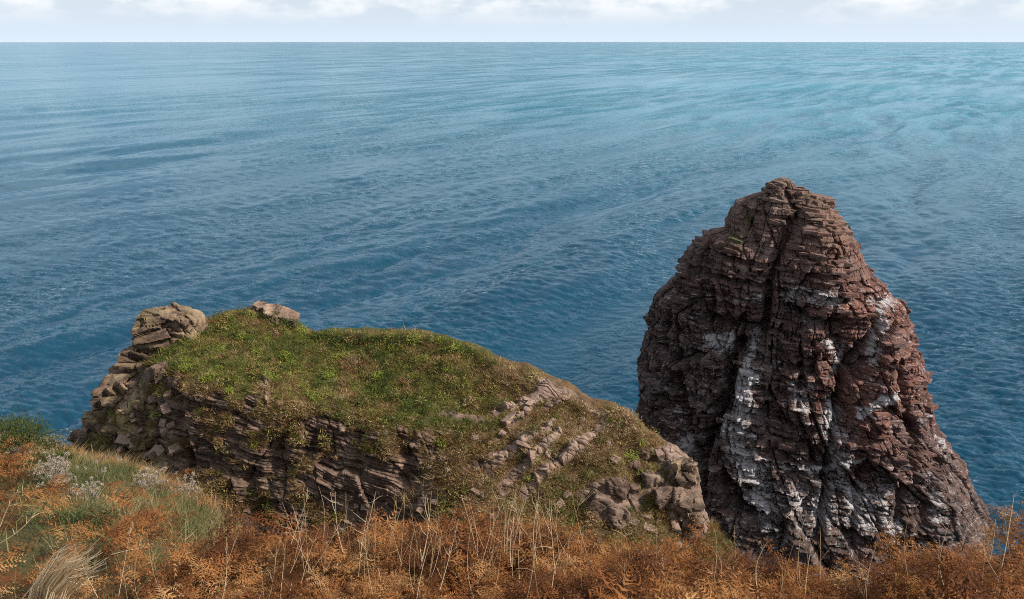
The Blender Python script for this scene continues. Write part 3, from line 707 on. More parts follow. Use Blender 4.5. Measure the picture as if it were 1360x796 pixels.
STONES = block_meshes(20, 9, MP, (1, 1, 1), 16)
STACKSTONES = block_meshes(8, 12, MS)
def place_stone(name, px, py, w, h, dp, rz, r, out=.12, meshes=STONES, bvh=None, parent=None, along=None):
    loc, n = hit(bvh or HBVH, px, py)
    if loc is None: return None
    o = bpy.data.objects.new(name, r.choice(meshes)); C.objects.link(o); o.parent = parent or HEAD
    up = (n * .75 + Vector((0, 0, .5))).normalized()
    if along is not None:
        xa = (along - up * along.dot(up)).normalized(); ya = up.cross(xa)
        o.rotation_euler = (Matrix.Rotation(rz, 3, up) @ Matrix((xa, ya, up)).transposed()).to_euler()
    else:
        o.rotation_euler = (Matrix.Rotation(rz, 4, up) @ up.to_track_quat('Z', 'Y').to_matrix().to_4x4()).to_euler()
    o.rotation_euler.rotate(Euler((r.gauss(0, .12), r.gauss(0, .12), 0)))
    o.location = loc + n * (h * out - .05); o.scale = (w, dp, h)
    return o
def slabs():
    r = random.Random(31)
    for pts, wpx in (([(651, 545), (668, 537), (684, 529), (700, 526), (712, 522)], 10), ([(722, 507), (708, 528), (694, 548), (680, 566), (672, 580)], 15), ([(757, 517), (744, 528), (735, 540), (722, 548)], 16),
                     ([(732, 560), (718, 570), (704, 580), (694, 592)], 15), ([(674, 578), (662, 583), (648, 586), (640, 580), (628, 586)], 10), ([(668, 594), (655, 602), (648, 612)], 9),
                     ([(690, 592), (684, 600)], 9), ([(776, 556), (769, 570), (767, 580)], 13), ([(770, 588), (758, 598), (748, 610)], 8), ([(722, 600), (706, 612), (690, 628), (678, 640), (668, 655)], 8),
                     ([(786, 545), (806, 556), (815, 552)], 12), ([(836, 568), (850, 580), (862, 592)], 12), ([(868, 600), (880, 612), (872, 625), (860, 640)], 14), ([(790, 620), (800, 632)], 10),
                     ([(583, 575), (590, 580), (596, 572)], 7), ([(520, 555), (536, 557), (555, 556)], 6), ([(328, 508), (345, 511), (352, 514)], 7), ([(880, 640), (895, 660), (900, 690), (905, 710)], 15), ([(640, 655), (655, 662)], 10),
                     ([(845, 690), (860, 700), (880, 715)], 13), ([(760, 560), (745, 566)], 9), ([(455, 548), (450, 570), (458, 590)], 10), ([(690, 700), (705, 712), (740, 700)], 10)):
        for (x0, y0), (x1, y1) in zip(pts[:-1], pts[1:]):
            ha, hb = hit(HBVH, x0, y0)[0], hit(HBVH, x1, y1)[0]
            al = (hb - ha) if ha is not None and hb is not None else None
            L = math.hypot(x1 - x0, y1 - y0); n = max(1, int(L / 9.0))
            for q in range(n):
                for side in range(max(1, int(wpx / 9))):
                    t = (q + r.random()) / n
                    ox, oy = r.gauss(0, wpx * .28), r.gauss(0, wpx * .28)
                    m_ = .052
                    w = m_ * wpx * r.uniform(.55, 1.05)
                    place_stone('rock_slab', x0 + (x1 - x0) * t + ox, y0 + (y1 - y0) * t + oy, w * r.uniform(1.2, 2.4), w * r.uniform(.35, .6), w * r.uniform(.6, .95), r.gauss(0, .18), r, -.02, along=al)
    for k in range(45):
        px, py = r.uniform(560, 930), r.uniform(505, 730)
        if py < np.interp(px, [560, 720, 790, 860, 930], [560, 520, 550, 590, 640]): continue
        w = r.uniform(.25, .8)
        place_stone('stone', px, py, w, w * .6, w * .8, r.uniform(0, 6), r)
    for k in range(60):
        px, py = r.uniform(105, 235), r.uniform(520, 625)
        if py < np.interp(px, [105, 140, 235], [580, 550, 520]): continue
        w = r.uniform(.35, 1.0)
        place_stone('stone', px, py, w, w * .7, w * .8, r.uniform(0, 6), r, .22)
    for k in range(25):
        px, py = r.uniform(130, 560), r.uniform(500, 680)
        if py < np.interp(px, [130, 240, 300, 400, 560], [560, 530, 530, 550, 575]): continue
        w = r.uniform(.25, .7)
        place_stone('stone', px, py, w, w * .5, w * .8, r.uniform(0, 6), r)
slabs()

# ------------------------------------------------------------------ plants: materials
def plant_mat(name, stops, use='attr', trans=0.25, patch=0.0, rough=.8):
    m = Mat(name)
    f = m.attr('tint') if use == 'attr' else m.n('ShaderNodeObjectInfo').outputs['Random']
    if patch:
        f = m.math('ADD', m.math('MULTIPLY', f, 1 - patch), m.math('MULTIPLY', m.range(m.noise(m.pos(), .9, 3), .3, .7), patch))
    c = m.ramp(f, stops)
    m.end(c, rough, None, .15)
    tr = m.n('ShaderNodeBsdfTranslucent', {'Color': c})
    ms = m.n('ShaderNodeMixShader', {0: trans, 1: m.b.outputs[0], 2: tr.outputs[0]})
    m.put(m.out.inputs[0], ms.outputs[0])
    return m.m
BR = [(0.0, (0.030, 0.012, 0.007)), (0.26, (0.088, 0.032, 0.012)), (0.5, (0.185, 0.070, 0.023)), (0.74, (0.30, 0.136, 0.045)), (1.0, (0.44, 0.27, 0.125))]
M_BRK = plant_mat('dead_bracken', BR, 'obj', .3, .45)
M_BRS = plant_mat('dead_bracken_mass', BR, 'attr', .3, .45)
M_STRAW = plant_mat('dry_straw', [(0, (0.36, 0.25, 0.13)), (.5, (0.55, 0.42, 0.25)), (1, (0.66, 0.56, 0.40))], 'obj', .1)
M_STRAWA = plant_mat('dry_grass_blades', [(0, (0.30, 0.19, 0.09)), (.5, (0.60, 0.46, 0.27)), (1, (0.92, 0.80, 0.58))], 'attr', .35)
GR = [(0.0, (0.070, 0.095, 0.020)), (0.2, (0.135, 0.142, 0.034)), (0.4, (0.205, 0.188, 0.052)), (0.55, (0.275, 0.21, 0.080)), (0.75, (0.20, 0.105, 0.044)), (1.0, (0.37, 0.27, 0.15))]
M_TURF = plant_mat('turf_blades', GR, 'attr', .25)
M_BANK = plant_mat('bank_grass', [(0.0, (0.042, 0.062, 0.020)), (0.3, (0.085, 0.098, 0.035)), (0.6, (0.17, 0.15, 0.065)), (0.85, (0.30, 0.235, 0.125)), (1.0, (0.30, 0.15, 0.06))], 'attr', .25)
M_LEAFY = plant_mat('leafy_plant_leaves', [(0, (0.13, 0.17, 0.022)), (.5, (0.215, 0.255, 0.045)), (1, (0.34, 0.355, 0.085))], 'attr', .3)
M_LEAFD = plant_mat('dark_leaves', [(0, (0.026, 0.042, 0.012)), (.5, (0.060, 0.080, 0.020)), (1, (0.115, 0.125, 0.032))], 'attr', .25)
M_SEED = plant_mat('seed_fluff', [(0, (0.27, 0.225, 0.18)), (1, (0.49, 0.43, 0.36))], 'attr', .4)
M_TWIG = plant_mat('twig', [(0, (0.10, 0.07, 0.045)), (1, (0.18, 0.13, 0.09))], 'attr', .0)

# ------------------------------------------------------------------ plants: shapes
def blades(rng, n, hlo, hhi, spread, width, lean=.5, curve=.35, seg=2):
    """n curved tapering blades from near the origin -> V, F(tri), t (height share)"""
    V, F = [], []
    for i in range(n):
        a = rng.uniform(0, 2 * math.pi); ln = abs(rng.normal(0, lean)); h = rng.uniform(hlo, hhi)
        b = np.array([rng.normal(0, spread), rng.normal(0, spread), 0])
        dr = np.array([math.cos(a), math.sin(a), 0]); sd = np.array([-dr[1], dr[0], 0]); fa = rng.uniform(0, math.pi)
        sd = math.cos(fa) * sd + math.sin(fa) * dr
        i0 = len(V)
        for k in range(seg):
            t = k / seg
            p = b + dr * h * (ln * t + curve * t * t) + np.array([0, 0, h * t * (1 - .35 * curve * t)])
            V += [p - sd * width * (1 - .6 * t), p + sd * width * (1 - .6 * t)]
        V.append(b + dr * h * (ln + curve) + np.array([0, 0, h * (1 - .35 * curve)]))
        for k in range(seg - 1):
            a0 = i0 + 2 * k
            F += [(a0, a0 + 1, a0 + 3), (a0, a0 + 3, a0 + 2)]
        a0 = i0 + 2 * (seg - 1)
        F.append((a0, a0 + 1, a0 + 2))
    return np.array(V), np.array(F)
def frond(rng, L, np_, nq, droop=1.0, wide=.62):
    """a withered bracken frond: arching midrib, paired side leaves, each with paired toothed leaflets"""
    V, F = [], []
    def tri(a, b, c):
        i = len(V); V.extend([a, b, c]); F.append((i, i + 1, i + 2))
    u0 = rng.uniform(.25, .9)
    tw = rng.normal(0, .35)
    def spine(t):
        ang = u0 - droop * 1.5 * t * t
        return np.array([L * (t * math.cos(u0 * .6) - .12 * droop * t * t), .10 * L * tw * t * t, L * (t * math.sin(u0) - .62 * droop * t * t)])
    for k in range(np_):
        p, q = spine(k / np_), spine((k + 1) / np_)
        w = .004 * (1.2 - k / np_)
        tri(p + [0, w, 0], p - [0, w, 0], q)
        t = (k + .6) / np_
        base = spine(t); ax = spine(min(1, t + .06)) - base; ax /= np.linalg.norm(ax) + 1e-9
        side = np.cross(ax, [0, 0, 1.]); side /= np.linalg.norm(side) + 1e-9
        upv = np.cross(side, ax)
        pl = L * wide * (1 - t) ** .75 * (.35 + 1.3 * min(t + .15, .5)) * rng.uniform(.7, 1.15)
        for sg in (-1, 1):
            if rng.uniform() < .10: continue
            dir_ = sg * side * .85 + ax * rng.uniform(.25, .6) + upv * rng.normal(.0, .35)
            dir_ /= np.linalg.norm(dir_)
            dn = np.array([0, 0, -1.]) * rng.uniform(.1, .75) * droop
            cr = np.cross(dir_, upv); cr /= np.linalg.norm(cr) + 1e-9
            curl = rng.normal(0, .5)
            for j in range(nq):
                v = j / nq
                b0 = base + pl * (dir_ * v + dn * v * v * .8); b1 = base + pl * (dir_ * (v + 1 / nq) + dn * (v + 1 / nq) ** 2 * .8)
                ll = pl * .34 * (1 - v * .8) * rng.uniform(.6, 1.2)
                for s2 in (-1, 1):
                    tip = b0 + .55 * (b1 - b0) + ll * (s2 * cr * (.8 + .2 * curl) + upv * rng.normal(0, .45) + dir_ * .35 + np.array([0, 0, -.3 * droop * rng.uniform()]))
                    tri(b0, b0 + .5 * (b1 - b0), tip)
    return np.array(V), np.array(F)
def tube(pts, r0, r1, sides=4):
    pts = np.asarray(pts, float); n = len(pts)
    V, F = [], []
    for i, p in enumerate(pts):
        d = pts[min(i + 1, n - 1)] - pts[max(i - 1, 0)]; d /= np.linalg.norm(d) + 1e-9
        a = np.cross(d, [.3, .9, .2]); a /= np.linalg.norm(a); b = np.cross(d, a)
        r = r0 + (r1 - r0) * i / (n - 1)
        for k in range(sides):
            t = 2 * math.pi * k / sides
            V.append(p + r * (math.cos(t) * a + math.sin(t) * b))
    for i in range(n - 1):
        for k in range(sides):
            k2 = (k + 1) % sides
            F += [(i * sides + k, i * sides + k2, (i + 1) * sides + k2), (i * sides + k, (i + 1) * sides + k2, (i + 1) * sides + k)]
    return np.array(V), np.array(F)
def join(parts):
    V, F, o = [], [], 0
    for v, f in parts:
        V.append(v); F.append(f + o); o += len(v)
    return np.concatenate(V), np.concatenate(F)
def scatter(temps, pos, rot, scl, tint, rng, nrm=None):
    """many template copies in ONE mesh (for growth nobody could count)"""
    VS, FS, TS, o = [], [], [], 0
    which = rng.integers(0, len(temps), len(pos))
    for w, (tv, tf) in enumerate(temps):
        ix = np.where(which == w)[0]
        if not len(ix): continue
        c, s = np.cos(rot[ix])[:, None], np.sin(rot[ix])[:, None]
        x, y, z = tv[None, :, 0], tv[None, :, 1], tv[None, :, 2]
        v = np.stack([x * c - y * s, x * s + y * c, z + 0 * c], -1) * scl[ix][:, None, None]
        if nrm is not None: v = v + v[..., 2:3] * nrm[ix][:, None, :] * np.array([1, 1, 0])
        v = v + pos[ix][:, None, :]
        f = tf[None] + (np.arange(len(ix)) * len(tv))[:, None, None] + o
        VS.append(v.reshape(-1, 3)); FS.append(f.reshape(-1, 3)); TS.append(np.repeat(tint[ix], len(tv)))
        o += len(ix) * len(tv)
    return np.concatenate(VS), np.concatenate(FS), np.concatenate(TS)

# ------------------------------------------------------------------ growth on the headland
def headland_growth():
    rng = np.random.default_rng(77)
    A = HP[:-1, :-1]; e1, e2 = HP[1:, :-1] - A, HP[:-1, 1:] - A
    cr = np.cross(e1, e2); area = np.linalg.norm(cr, axis=-1)
    vg = HVEG[:-1, :-1]; tt = HT[:-1, :-1]
    wgt = area * sstep(.38, .7, vg) * ((tt > 1.8) & (tt < 6.2))
    n = 30000
    idx = rng.choice(wgt.size, n, p=(wgt / wgt.sum()).ravel())
    f1, f2 = rng.uniform(0, 1, (2, n, 1))
    pos = A.reshape(-1, 3)[idx] + e1.reshape(-1, 3)[idx] * f1 + e2.reshape(-1, 3)[idx] * f2 - [0, 0, .03]
    gr = HGREEN[:-1, :-1].ravel()[idx]
    patch = fbm(pos * .55, 4, 120); p2 = fbm(pos * 1.6, 3, 124)
    tint = np.clip(.73 - .38 * gr + .95 * patch + .6 * p2 + rng.normal(0, .13, n), 0, 1)
    scl = rng.uniform(.55, 1.25, n) * (1 + .5 * p2)
    nn = cr / (area[..., None] + 1e-9); nn[nn[..., 2] < 0] *= -1
    def dome(nl, R, H):
        V, F = [], []
        for q in range(nl):
            d = rng.normal(0, 1, 3); d[2] = abs(d[2]) + .1; d /= np.linalg.norm(d)
            c = d * np.array([R, R, H]) * rng.uniform(.6, 1); s = np.cross(d, rng.normal(0, 1, 3)); s /= np.linalg.norm(s)
            e = d * .5 + rng.normal(0, .5, 3); L = rng.uniform(.07, .15)
            i = len(V); V += [c - s * .028, c + s * .028, c + e * L]; F.append((i, i + 1, i + 2))
        return np.array(V), np.array(F)
    nb = 3000
    ib = rng.choice(wgt.size, nb, p=(wgt / wgt.sum()).ravel())
    pb_ = A.reshape(-1, 3)[ib]
    tb = np.clip(.58 - .36 * HGREEN[:-1, :-1].ravel()[ib] + .9 * fbm(pb_ * .7, 3, 131) + rng.normal(0, .26, nb), 0, 1)
    V2, F2, T2 = scatter([dome(40, .30, .42) for _ in range(5)] + [dome(50, .40, .34) for _ in range(3)], pb_, rng.uniform(0, 6.28, nb), rng.uniform(.4, 1.7, nb) * (1 + .4 * fbm(pb_ * .4, 2, 133)), tb, rng)
    temps = [blades(rng, 7, .14, .46, .10, .020, .55, .4, 1) for _ in range(6)] + [blades(rng, 8, .10, .22, .14, .035, .9, .3, 1) for _ in range(3)]
    V, F, T = scatter(temps, pos, rng.uniform(0, 6.28, n), scl, tint, rng, nn.reshape(-1, 3)[idx] * .8)
    V, F, T = np.concatenate([V, V2]), np.concatenate([F, F2 + len(V)]), np.concatenate([T, T2])
    o = obj('turf', mesh_np('turf', V, F, {'tint': T}), M_TURF, HEAD)
    tag(o, None, None, None, 'stuff')
headland_growth()

def leafy_mesh(seed, n, R, H, lw, mat):
    rng = np.random.default_rng(seed); V, F, T = [], [], []
    for i in range(n):
        a, e = rng.uniform(0, 6.28), rng.uniform(.1, 1.3)
        rad = rng.uniform(.2, 1)
        c = np.array([math.cos(a) * math.cos(e) * R * rad, math.sin(a) * math.cos(e) * R * rad, .05 + math.sin(e) * H * rad])
        d = np.array([math.cos(a), math.sin(a), rng.normal(.1, .4)]); d /= np.linalg.norm(d)
        sd = np.cross(d, [0, 0, 1]) + rng.normal(0, .3, 3); sd /= np.linalg.norm(sd)
        up = np.cross(sd, d); L = lw * rng.uniform(1.3, 2.2); w = lw * rng.uniform(.4, .65)
        k = len(V)
        V += [c, c + d * L * .45 + sd * w + up * .1 * L, c + d * L - up * .25 * L, c + d * L * .45 - sd * w + up * .1 * L]
        F += [(k, k + 1, k + 2), (k, k + 2, k + 3)]; T += [rng.uniform(0, 1)] * 4
    for i in range(4):
        a = rng.uniform(0, 6.28)
        tv, tf = tube([(0, 0, -.08), (R * .3 * math.cos(a), R * .3 * math.sin(a), H * .4), (R * .6 * math.cos(a), R * .6 * math.sin(a), H * .75)], .012, .005, 3)
        F += [tuple(q + len(V) for q in f) for f in tf]; V += list(tv); T += [.2] * len(tv)
    me = mesh_np('leafy_plant', np.array(V), np.array(F), {'tint': np.array(T)}); me.materials.append(mat)
    return me
def headland_plants():
    r = random.Random(8)
    pale = [leafy_mesh(300 + k, 130, .50, .62, .075, M_LEAFY) for k in range(4)]
    dark = [leafy_mesh(320 + k, 170, .60, .78, .07, M_LEAFD) for k in range(4)]
    def put(px, py, s, meshes, label, group=None, name='leafy_plant', cat='plant'):
        loc, n = hit(HBVH, px, py)
        if loc is None: return
        o = bpy.data.objects.new(name, r.choice(meshes)); C.objects.link(o)
        o.location = loc; o.rotation_euler = (0, 0, r.uniform(0, 6.28)); o.scale = (s, s, s * r.uniform(.8, 1.1))
        tag(o, label, cat, group)
    put(586, 591, 1.0, pale, 'bright green plant low on the brown slope below the turf', None)
    put(837, 611, 1.35, pale, 'large bright green leafy plant beside the tan blocks at the headland\'s seaward end')
    put(207, 556, 1.1, pale, 'yellow-green plant growing between the lichen-covered boulders at the landward end')
    put(849, 629, .8, pale, 'small green plant just below the large bright one on the stony slope')
    put(701, 638, .75, pale, 'small bright green plant on the stony slope beside the long thin slab')
    put(853, 591, .8, pale, 'small yellow-green plant on the edge above the tan blocks')
    put(810, 561, .7, pale, 'small green plant on the headland\'s skyline in front of the sea stack')
    put(834, 684, 1.0, dark, 'dark green shrub low on the slope under the pale boulders', None, 'low_shrub', 'shrub')
    put(479, 452, 1.3, dark, 'dark green bush standing up on the headland\'s grassy skyline', None, 'low_shrub', 'shrub')
    put(338, 596, .8, pale, 'single green plant clinging to the dark cliff face')
    spots = [(286, 500), (277, 508), (292, 492), (296, 503), (252, 491), (268, 486), (295, 466), (278, 474), (312, 520), (356, 505), (385, 480), (378, 473), (392, 488), (408, 526), (412, 534), (404, 518), (340, 468), (325, 455), (430, 500), (450, 480), (520, 470), (560, 480), (500, 500), (360, 450), (310, 440), (540, 500), (600, 490), (470, 520), (245, 480)]
    for x, y in spots:
        for q in range(2): put(x + r.uniform(-9, 9), y + r.uniform(-5, 5), r.uniform(.35, 1.1), pale, 'low yellow-green leafy plant among the grass on top of the headland', 'yellow-green plants on the headland turf')
    cr_ = [(300, 418), (340, 413), (378, 424), (410, 445), (475, 449), (530, 448), (575, 450), (605, 459), (640, 473), (685, 489)]
    for k in range(26):
        x = 290 + 14.5 * k + r.uniform(-6, 6)
        y = np.interp(x, [q[0] for q in cr_], [q[1] for q in cr_]) + r.uniform(2, 9)
        put(x, y, r.uniform(.8, 1.5), r.choice((pale, dark, dark)), 'tufted bush breaking the skyline along the headland\'s far edge', 'bushes along the headland skyline', 'low_shrub', 'shrub')
    for x, y in [(300, 478), (320, 470), (395, 470), (372, 490), (355, 482), (420, 480), (440, 470), (482, 476), (500, 455), (470, 462), (520, 460), (545, 455), (590, 470), (610, 500), (560, 510), (480, 540), (530, 530), (640, 510), (660, 540), (430, 540), (270, 470), (330, 490), (620, 560), (690, 560), (710, 575), (690, 610), (740, 640), (800, 590)]:
        put(x + r.uniform(-2, 2), y + r.uniform(-2, 2), r.uniform(.6, 1.1), dark, 'small dark green bush in the turf of the headland', 'dark green bushes on the headland', 'low_shrub', 'shrub')
headland_plants()

# ------------------------------------------------------------------ foreground growth
def ground_at(px, py):
    """where a sight line meets the hillside"""
    r = unproj(px, py, 1.0) - EYE; r = r / np.linalg.norm(r)
    t = np.arange(2.0, 40, .05)
    Q = EYE + r * t[:, None]
    below = Q[:, 2] < ground_z(Q[:, 0], Q[:, 1])
    if not below.any(): return None
    return Q[np.argmax(below)]
def bank_zone(x, y):
    """0 on the bracken slope, 1 on the grassy bank further left"""
    P = np.stack([x, y, ground_z(x, y, False)], -1)
    px, py = proj(P); d = np.hypot(x, y)
    z = sstep(330, 270, px + 30 * fbm(np.stack([x, y, 0 * x], -1) * .6, 2, 140)) * sstep(12.0, 14.5, d + 1.5 * fbm(np.stack([x, y, 0 * x], -1) * .5, 3, 141))
    z = z * (1 - .95 * sstep(120, 50, px) * sstep(600, 625, py)) * (1 - .8 * sstep(190, 230, px) * sstep(700, 640, py) * sstep(-.2, .2, fbm(np.stack([x, y, 0 * x], -1) * .5, 2, 143) + .15))
    return z
def bracken():
    rng = np.random.default_rng(21); r = random.Random(22)
    fr = []
    for k in range(14):
        v, f = frond(rng, rng.uniform(.38, .72), 11, 6, rng.uniform(.5, 1.3))
        me = mesh_np('frond', v, f); me.materials.append(M_BRK); fr.append(me)
    st = []
    for k in range(6):
        h = rng.uniform(.45, .75); a, b = rng.normal(0, .10, 2)
        v, f = tube([(0, 0, -.1), (a * .4, b * .4, h * .5), (a, b, h)], .0065, .004)
        me = mesh_np('stalk', v, f); me.materials.append(M_STRAW); st.append((me, h, a, b))
    # positions
    N = 9000
    az = rng.uniform(-.70, .70, N); de = np.interp(az, E_AZ, E_D)
    d = np.sqrt(rng.uniform(0, 1, N) * ((de + .5) ** 2 - 4.3 ** 2) + 4.3 ** 2)
    x, y = d * np.sin(az), d * np.cos(az); z = ground_z(x, y)
    bz = bank_zone(x, y)
    keep = rng.uniform(0, 1, N) > bz * 1.02
    thin = fbm(np.stack([x, y, 0 * x], -1) * .9, 2, 150)
    keep &= rng.uniform(0, 1, N) < np.maximum(.45, .60 + .9 * thin)
    x, y, z, d = x[keep], y[keep], z[keep], d[keep]
    area = 0.5 * 1.4 * (np.mean(de ** 2) - 4.3 ** 2)
    n_all = int(min(len(x), area * 6.8)); x, y, z, d = x[:n_all], y[:n_all], z[:n_all], d[:n_all]
    P = np.stack([x, y, z], -1); px, py = proj(P + [0, 0, .6])
    vis = (px > -40) & (px < 1400) & (py < 850)
    order = np.argsort(np.where(vis, d, 1e6))
    hump = fbm(np.stack([x, y, 0 * x], -1) * .8, 3, 152)
    one, rest = order[:300], order[300:]
    rest = rest[vis[rest]]
    for i in one:
        sc = r.uniform(.75, 1.15) * (.95 + .5 * float(hump[i]))
        root = empty('bracken_plant', tuple(P[i]))
        root.rotation_euler = (r.gauss(0, .12) + .10, r.gauss(0, .12), r.uniform(0, 6.28)); root.scale = (sc,) * 3
        tag(root, 'withered orange-brown bracken plant in the thicket along the foreground', 'bracken', 'withered bracken plants in the foreground')
        me, h, a, b = r.choice(st)
        s_ = bpy.data.objects.new('stalk', me); C.objects.link(s_); s_.parent = root
        for q in range(r.choice((4, 5, 5, 6))):
            t = r.uniform(.35, 1.0)
            o = bpy.data.objects.new('frond', r.choice(fr)); C.objects.link(o); o.parent = root
            o.location = (a * t, b * t, h * t); o.rotation_euler = (r.gauss(0, .3), r.gauss(0, .3), q * 2.4 + r.uniform(-.5, .5))
            o.scale = (r.uniform(.7, 1.1),) * 3
    # the rest of the thicket
    temps = []
    for k in range(12):
        pr = []
        h = rng.uniform(.4, .7)
        for q in range(4):
            v, f = frond(rng, rng.uniform(.40, .70), 9, 5, rng.uniform(.5, 1.3))
            ang = q * 2.0 + rng.uniform(-.5, .5); c, s = math.cos(ang), math.sin(ang)
            v = np.stack([v[:, 0] * c - v[:, 1] * s, v[:, 0] * s + v[:, 1] * c, v[:, 2] + h * rng.uniform(.3, 1)], -1)
            pr.append((v, f))
        pr.append(tube([(0, 0, -.1), (0, 0, h)], .006, .004, 3))
        temps.append(join(pr))
    n = len(rest)
    V, F, T = scatter(temps, P[rest], rng.uniform(0, 6.28, n), rng.uniform(.75, 1.2, n) * (.95 + .5 * hump[rest]), np.clip(rng.uniform(0, 1, n), 0, 1), rng)
    o = obj('bracken_thicket', mesh_np('bracken_thicket', V, F, {'tint': T}), M_BRS)
    tag(o, 'mass of withered rusty bracken covering the slope behind the nearest plants', 'bracken', None, 'stuff')
    # dead litter lying between the plants
    nl = 2600
    za = rng.uniform(-.70, .70, nl); dl = np.sqrt(rng.uniform(0, 1, nl) * ((np.interp(za, E_AZ, E_D) + .3) ** 2 - 16) + 16)
    xl, yl = dl * np.sin(za), dl * np.cos(za)
    flat = []
    for k in range(6):
        fv, ff = frond(rng, rng.uniform(.35, .6), 7, 4, .4); fv[:, 2] = fv[:, 2] * .25 + .04; flat.append((fv, ff))
    LV, LF, LT = scatter(flat, np.stack([xl, yl, ground_z(xl, yl)], -1), rng.uniform(0, 6.28, nl), rng.uniform(.7, 1.3, nl), np.clip(rng.normal(.25, .22, nl), 0, 1), rng)
    lo_ = obj('bracken_litter', mesh_np('bracken_litter', LV, LF, {'tint': LT}), M_BRS)
    tag(lo_, 'flattened dead bracken litter on the ground between the plants', 'bracken litter', None, 'stuff')
    print('bracken', n_all, 'rest', n, 'tris', len(F))
bracken()

def bank_grass():
    rng = np.random.default_rng(33)
    N = 24000
    az = rng.uniform(-.72, -.18, N); de = np.interp(az, E_AZ, E_D)
    d = np.sqrt(64 + rng.uniform(0, 1, N) * (np.maximum(de + .6, 8.1) ** 2 - 64))
    x, y = d * np.sin(az), d * np.cos(az)
    k = rng.uniform(0, 1, N) < bank_zone(x, y) * .95 + .05
    x, y, d = x[k], y[k], d[k]; n = len(x)
    P = np.stack([x, y, ground_z(x, y) - .02], -1)
    pa = fbm(P * .55, 3, 160); pb = fbm(P * 1.7, 2, 163)
    de = np.interp(np.arctan2(x, y), E_AZ, E_D)
    tint = np.clip(.40 + .85 * pa + .5 * pb + .35 * sstep(3.5, .5, de - d) + rng.normal(0, .08, n), 0, 1)
    temps = [blades(rng, 11, .12, .32, .14, .008, .7, .5, 2) for _ in range(6)]
    V, F, T = scatter(temps, P, rng.uniform(0, 6.28, n), rng.uniform(.7, 1.3, n), tint, rng)
    o = obj('bank_grass', mesh_np('bank_grass', V, F, {'tint': T}), M_BANK)
    tag(o, 'olive and straw-coloured grass covering the bank at the left', 'grass', None, 'stuff')
bank_grass()

def stalk_obj(px0, py0, px1, py1, d, label, group=None, rad=.005, twigs=0, seed=0, bend=.06):
    rng = np.random.default_rng(seed)
    a, b = unproj(px0, py0, d), unproj(px1, py1, d + rng.uniform(-.15, .15))
    L = np.linalg.norm(b - a); off = rng.normal(0, bend * L, 3)
    pts = [a + (b - a) * t + off * math.sin(t * math.pi) * .7 + off * .3 * t for t in np.linspace(0, 1, 7)]
    pr = [tube(np.array(pts) - a, rad, rad * .35)]
    for k in range(twigs):
        t = rng.uniform(.35, .95); i = int(t * 6); p = pts[i] - a
        q = p + (b - a) / L * L * rng.uniform(.08, .2) + rng.normal(0, .09 * L, 3)
        pr.append(tube([p, (p + q) / 2 + rng.normal(0, .01, 3), q], rad * .5, rad * .2, 3))
    v, f = join(pr)
    o = obj('dry_stalk', mesh_np('dry_stalk', v, f), M_STRAW)
    o.location = a
    tag(o, label, 'dry stalk', group)
def stalks():
    r = random.Random(55)
    one = ((1010, 800, 1024, 722, 6.6, 'pale thick dry stalk in front of the sea stack\'s foot, left of its thinner twin', .007), (1068, 800, 1078, 724, 6.8, 'thin pale dry stalk in front of the sea stack\'s foot, right of its thicker twin', .006),
           (1318, 800, 1346, 655, 6.5, 'tall dry stalk at the right edge standing up against the sea', .006), (880, 800, 876, 728, 6.5, 'short straight straw stalk in front of the headland\'s stony right end', .005),
           (0, 700, 28, 650, 8, 'long pale stalk leaning out of the red-brown patch at the left edge', .006), (0, 722, 45, 680, 7.5, 'long pale stalk slanting low across the bracken at the left edge', .006),
           (255, 750, 248, 690, 9, 'pale broken stalk leaning against the right end of the grassy bank', .006), (70, 800, 160, 722, 5.6, 'long straw stem arching out of the straw tuft at bottom left', .005))
    for k, (a, b, c, d, e, lab, rad) in enumerate(one):
        stalk_obj(a, b, c, d, e, lab, None, rad, 3, 400 + k)
    for k in range(130):
        x = r.uniform(10, 1350)
        if k < 75: x = r.choice((r.gauss(430, 40), r.gauss(540, 45), r.gauss(660, 40), r.gauss(730, 30), r.uniform(180, 1340)))
        y1 = r.uniform(640, 705) if 380 < x < 800 else r.uniform(690, 745)
        if x < 330: y1 = r.uniform(690, 760)
        if x > 1200: y1 = r.uniform(670, 720)
        stalk_obj(x, y1 + r.uniform(60, 110), x + r.gauss(6, 16), y1, r.uniform(5.6, 7.6), 'thin dry straw-coloured stalk poking up out of the bracken', 'dry stalks among the bracken', r.uniform(.0016, .0034), r.choice((0, 2, 4, 6)), 600 + k)
stalks()

def straw_tuft():
    rng = np.random.default_rng(66); pr, T = [], []
    a0 = unproj(58, 830, 5.4)
    for k in range(95):
        q, e = rng.normal(0, 1), rng.normal(0, 1)
        a = unproj(52 + 13 * q, 832 + 6 * e, 5.4 + .03 * e); b = unproj(96 + 15 * q + 4 * e, 752 + 5 * q + 9 * rng.normal(0, 1), 5.35 + .05 * e)
        mid_ = (a + b) / 2 + np.array([-.03, 0, .035]) + rng.normal(0, .006, 3)
        tip = b + (b - mid_) * rng.uniform(.25, .6) + np.array([.03, 0, -.03 - .02 * rng.uniform()])
        pr.append(tube(np.array([a, mid_, b, tip]) - a0, .0062, .0018, 3)); T.append(np.full(12, rng.uniform(.55, 1)))
    v, f = join(pr)
    o = obj('straw_tuft', mesh_np('straw_tuft', v, f, {'tint': np.concatenate(T)}), M_STRAWA); o.location = a0
    tag(o, 'big tuft of pale straw grass bent over to the right at bottom left', 'grass tuft')
straw_tuft()

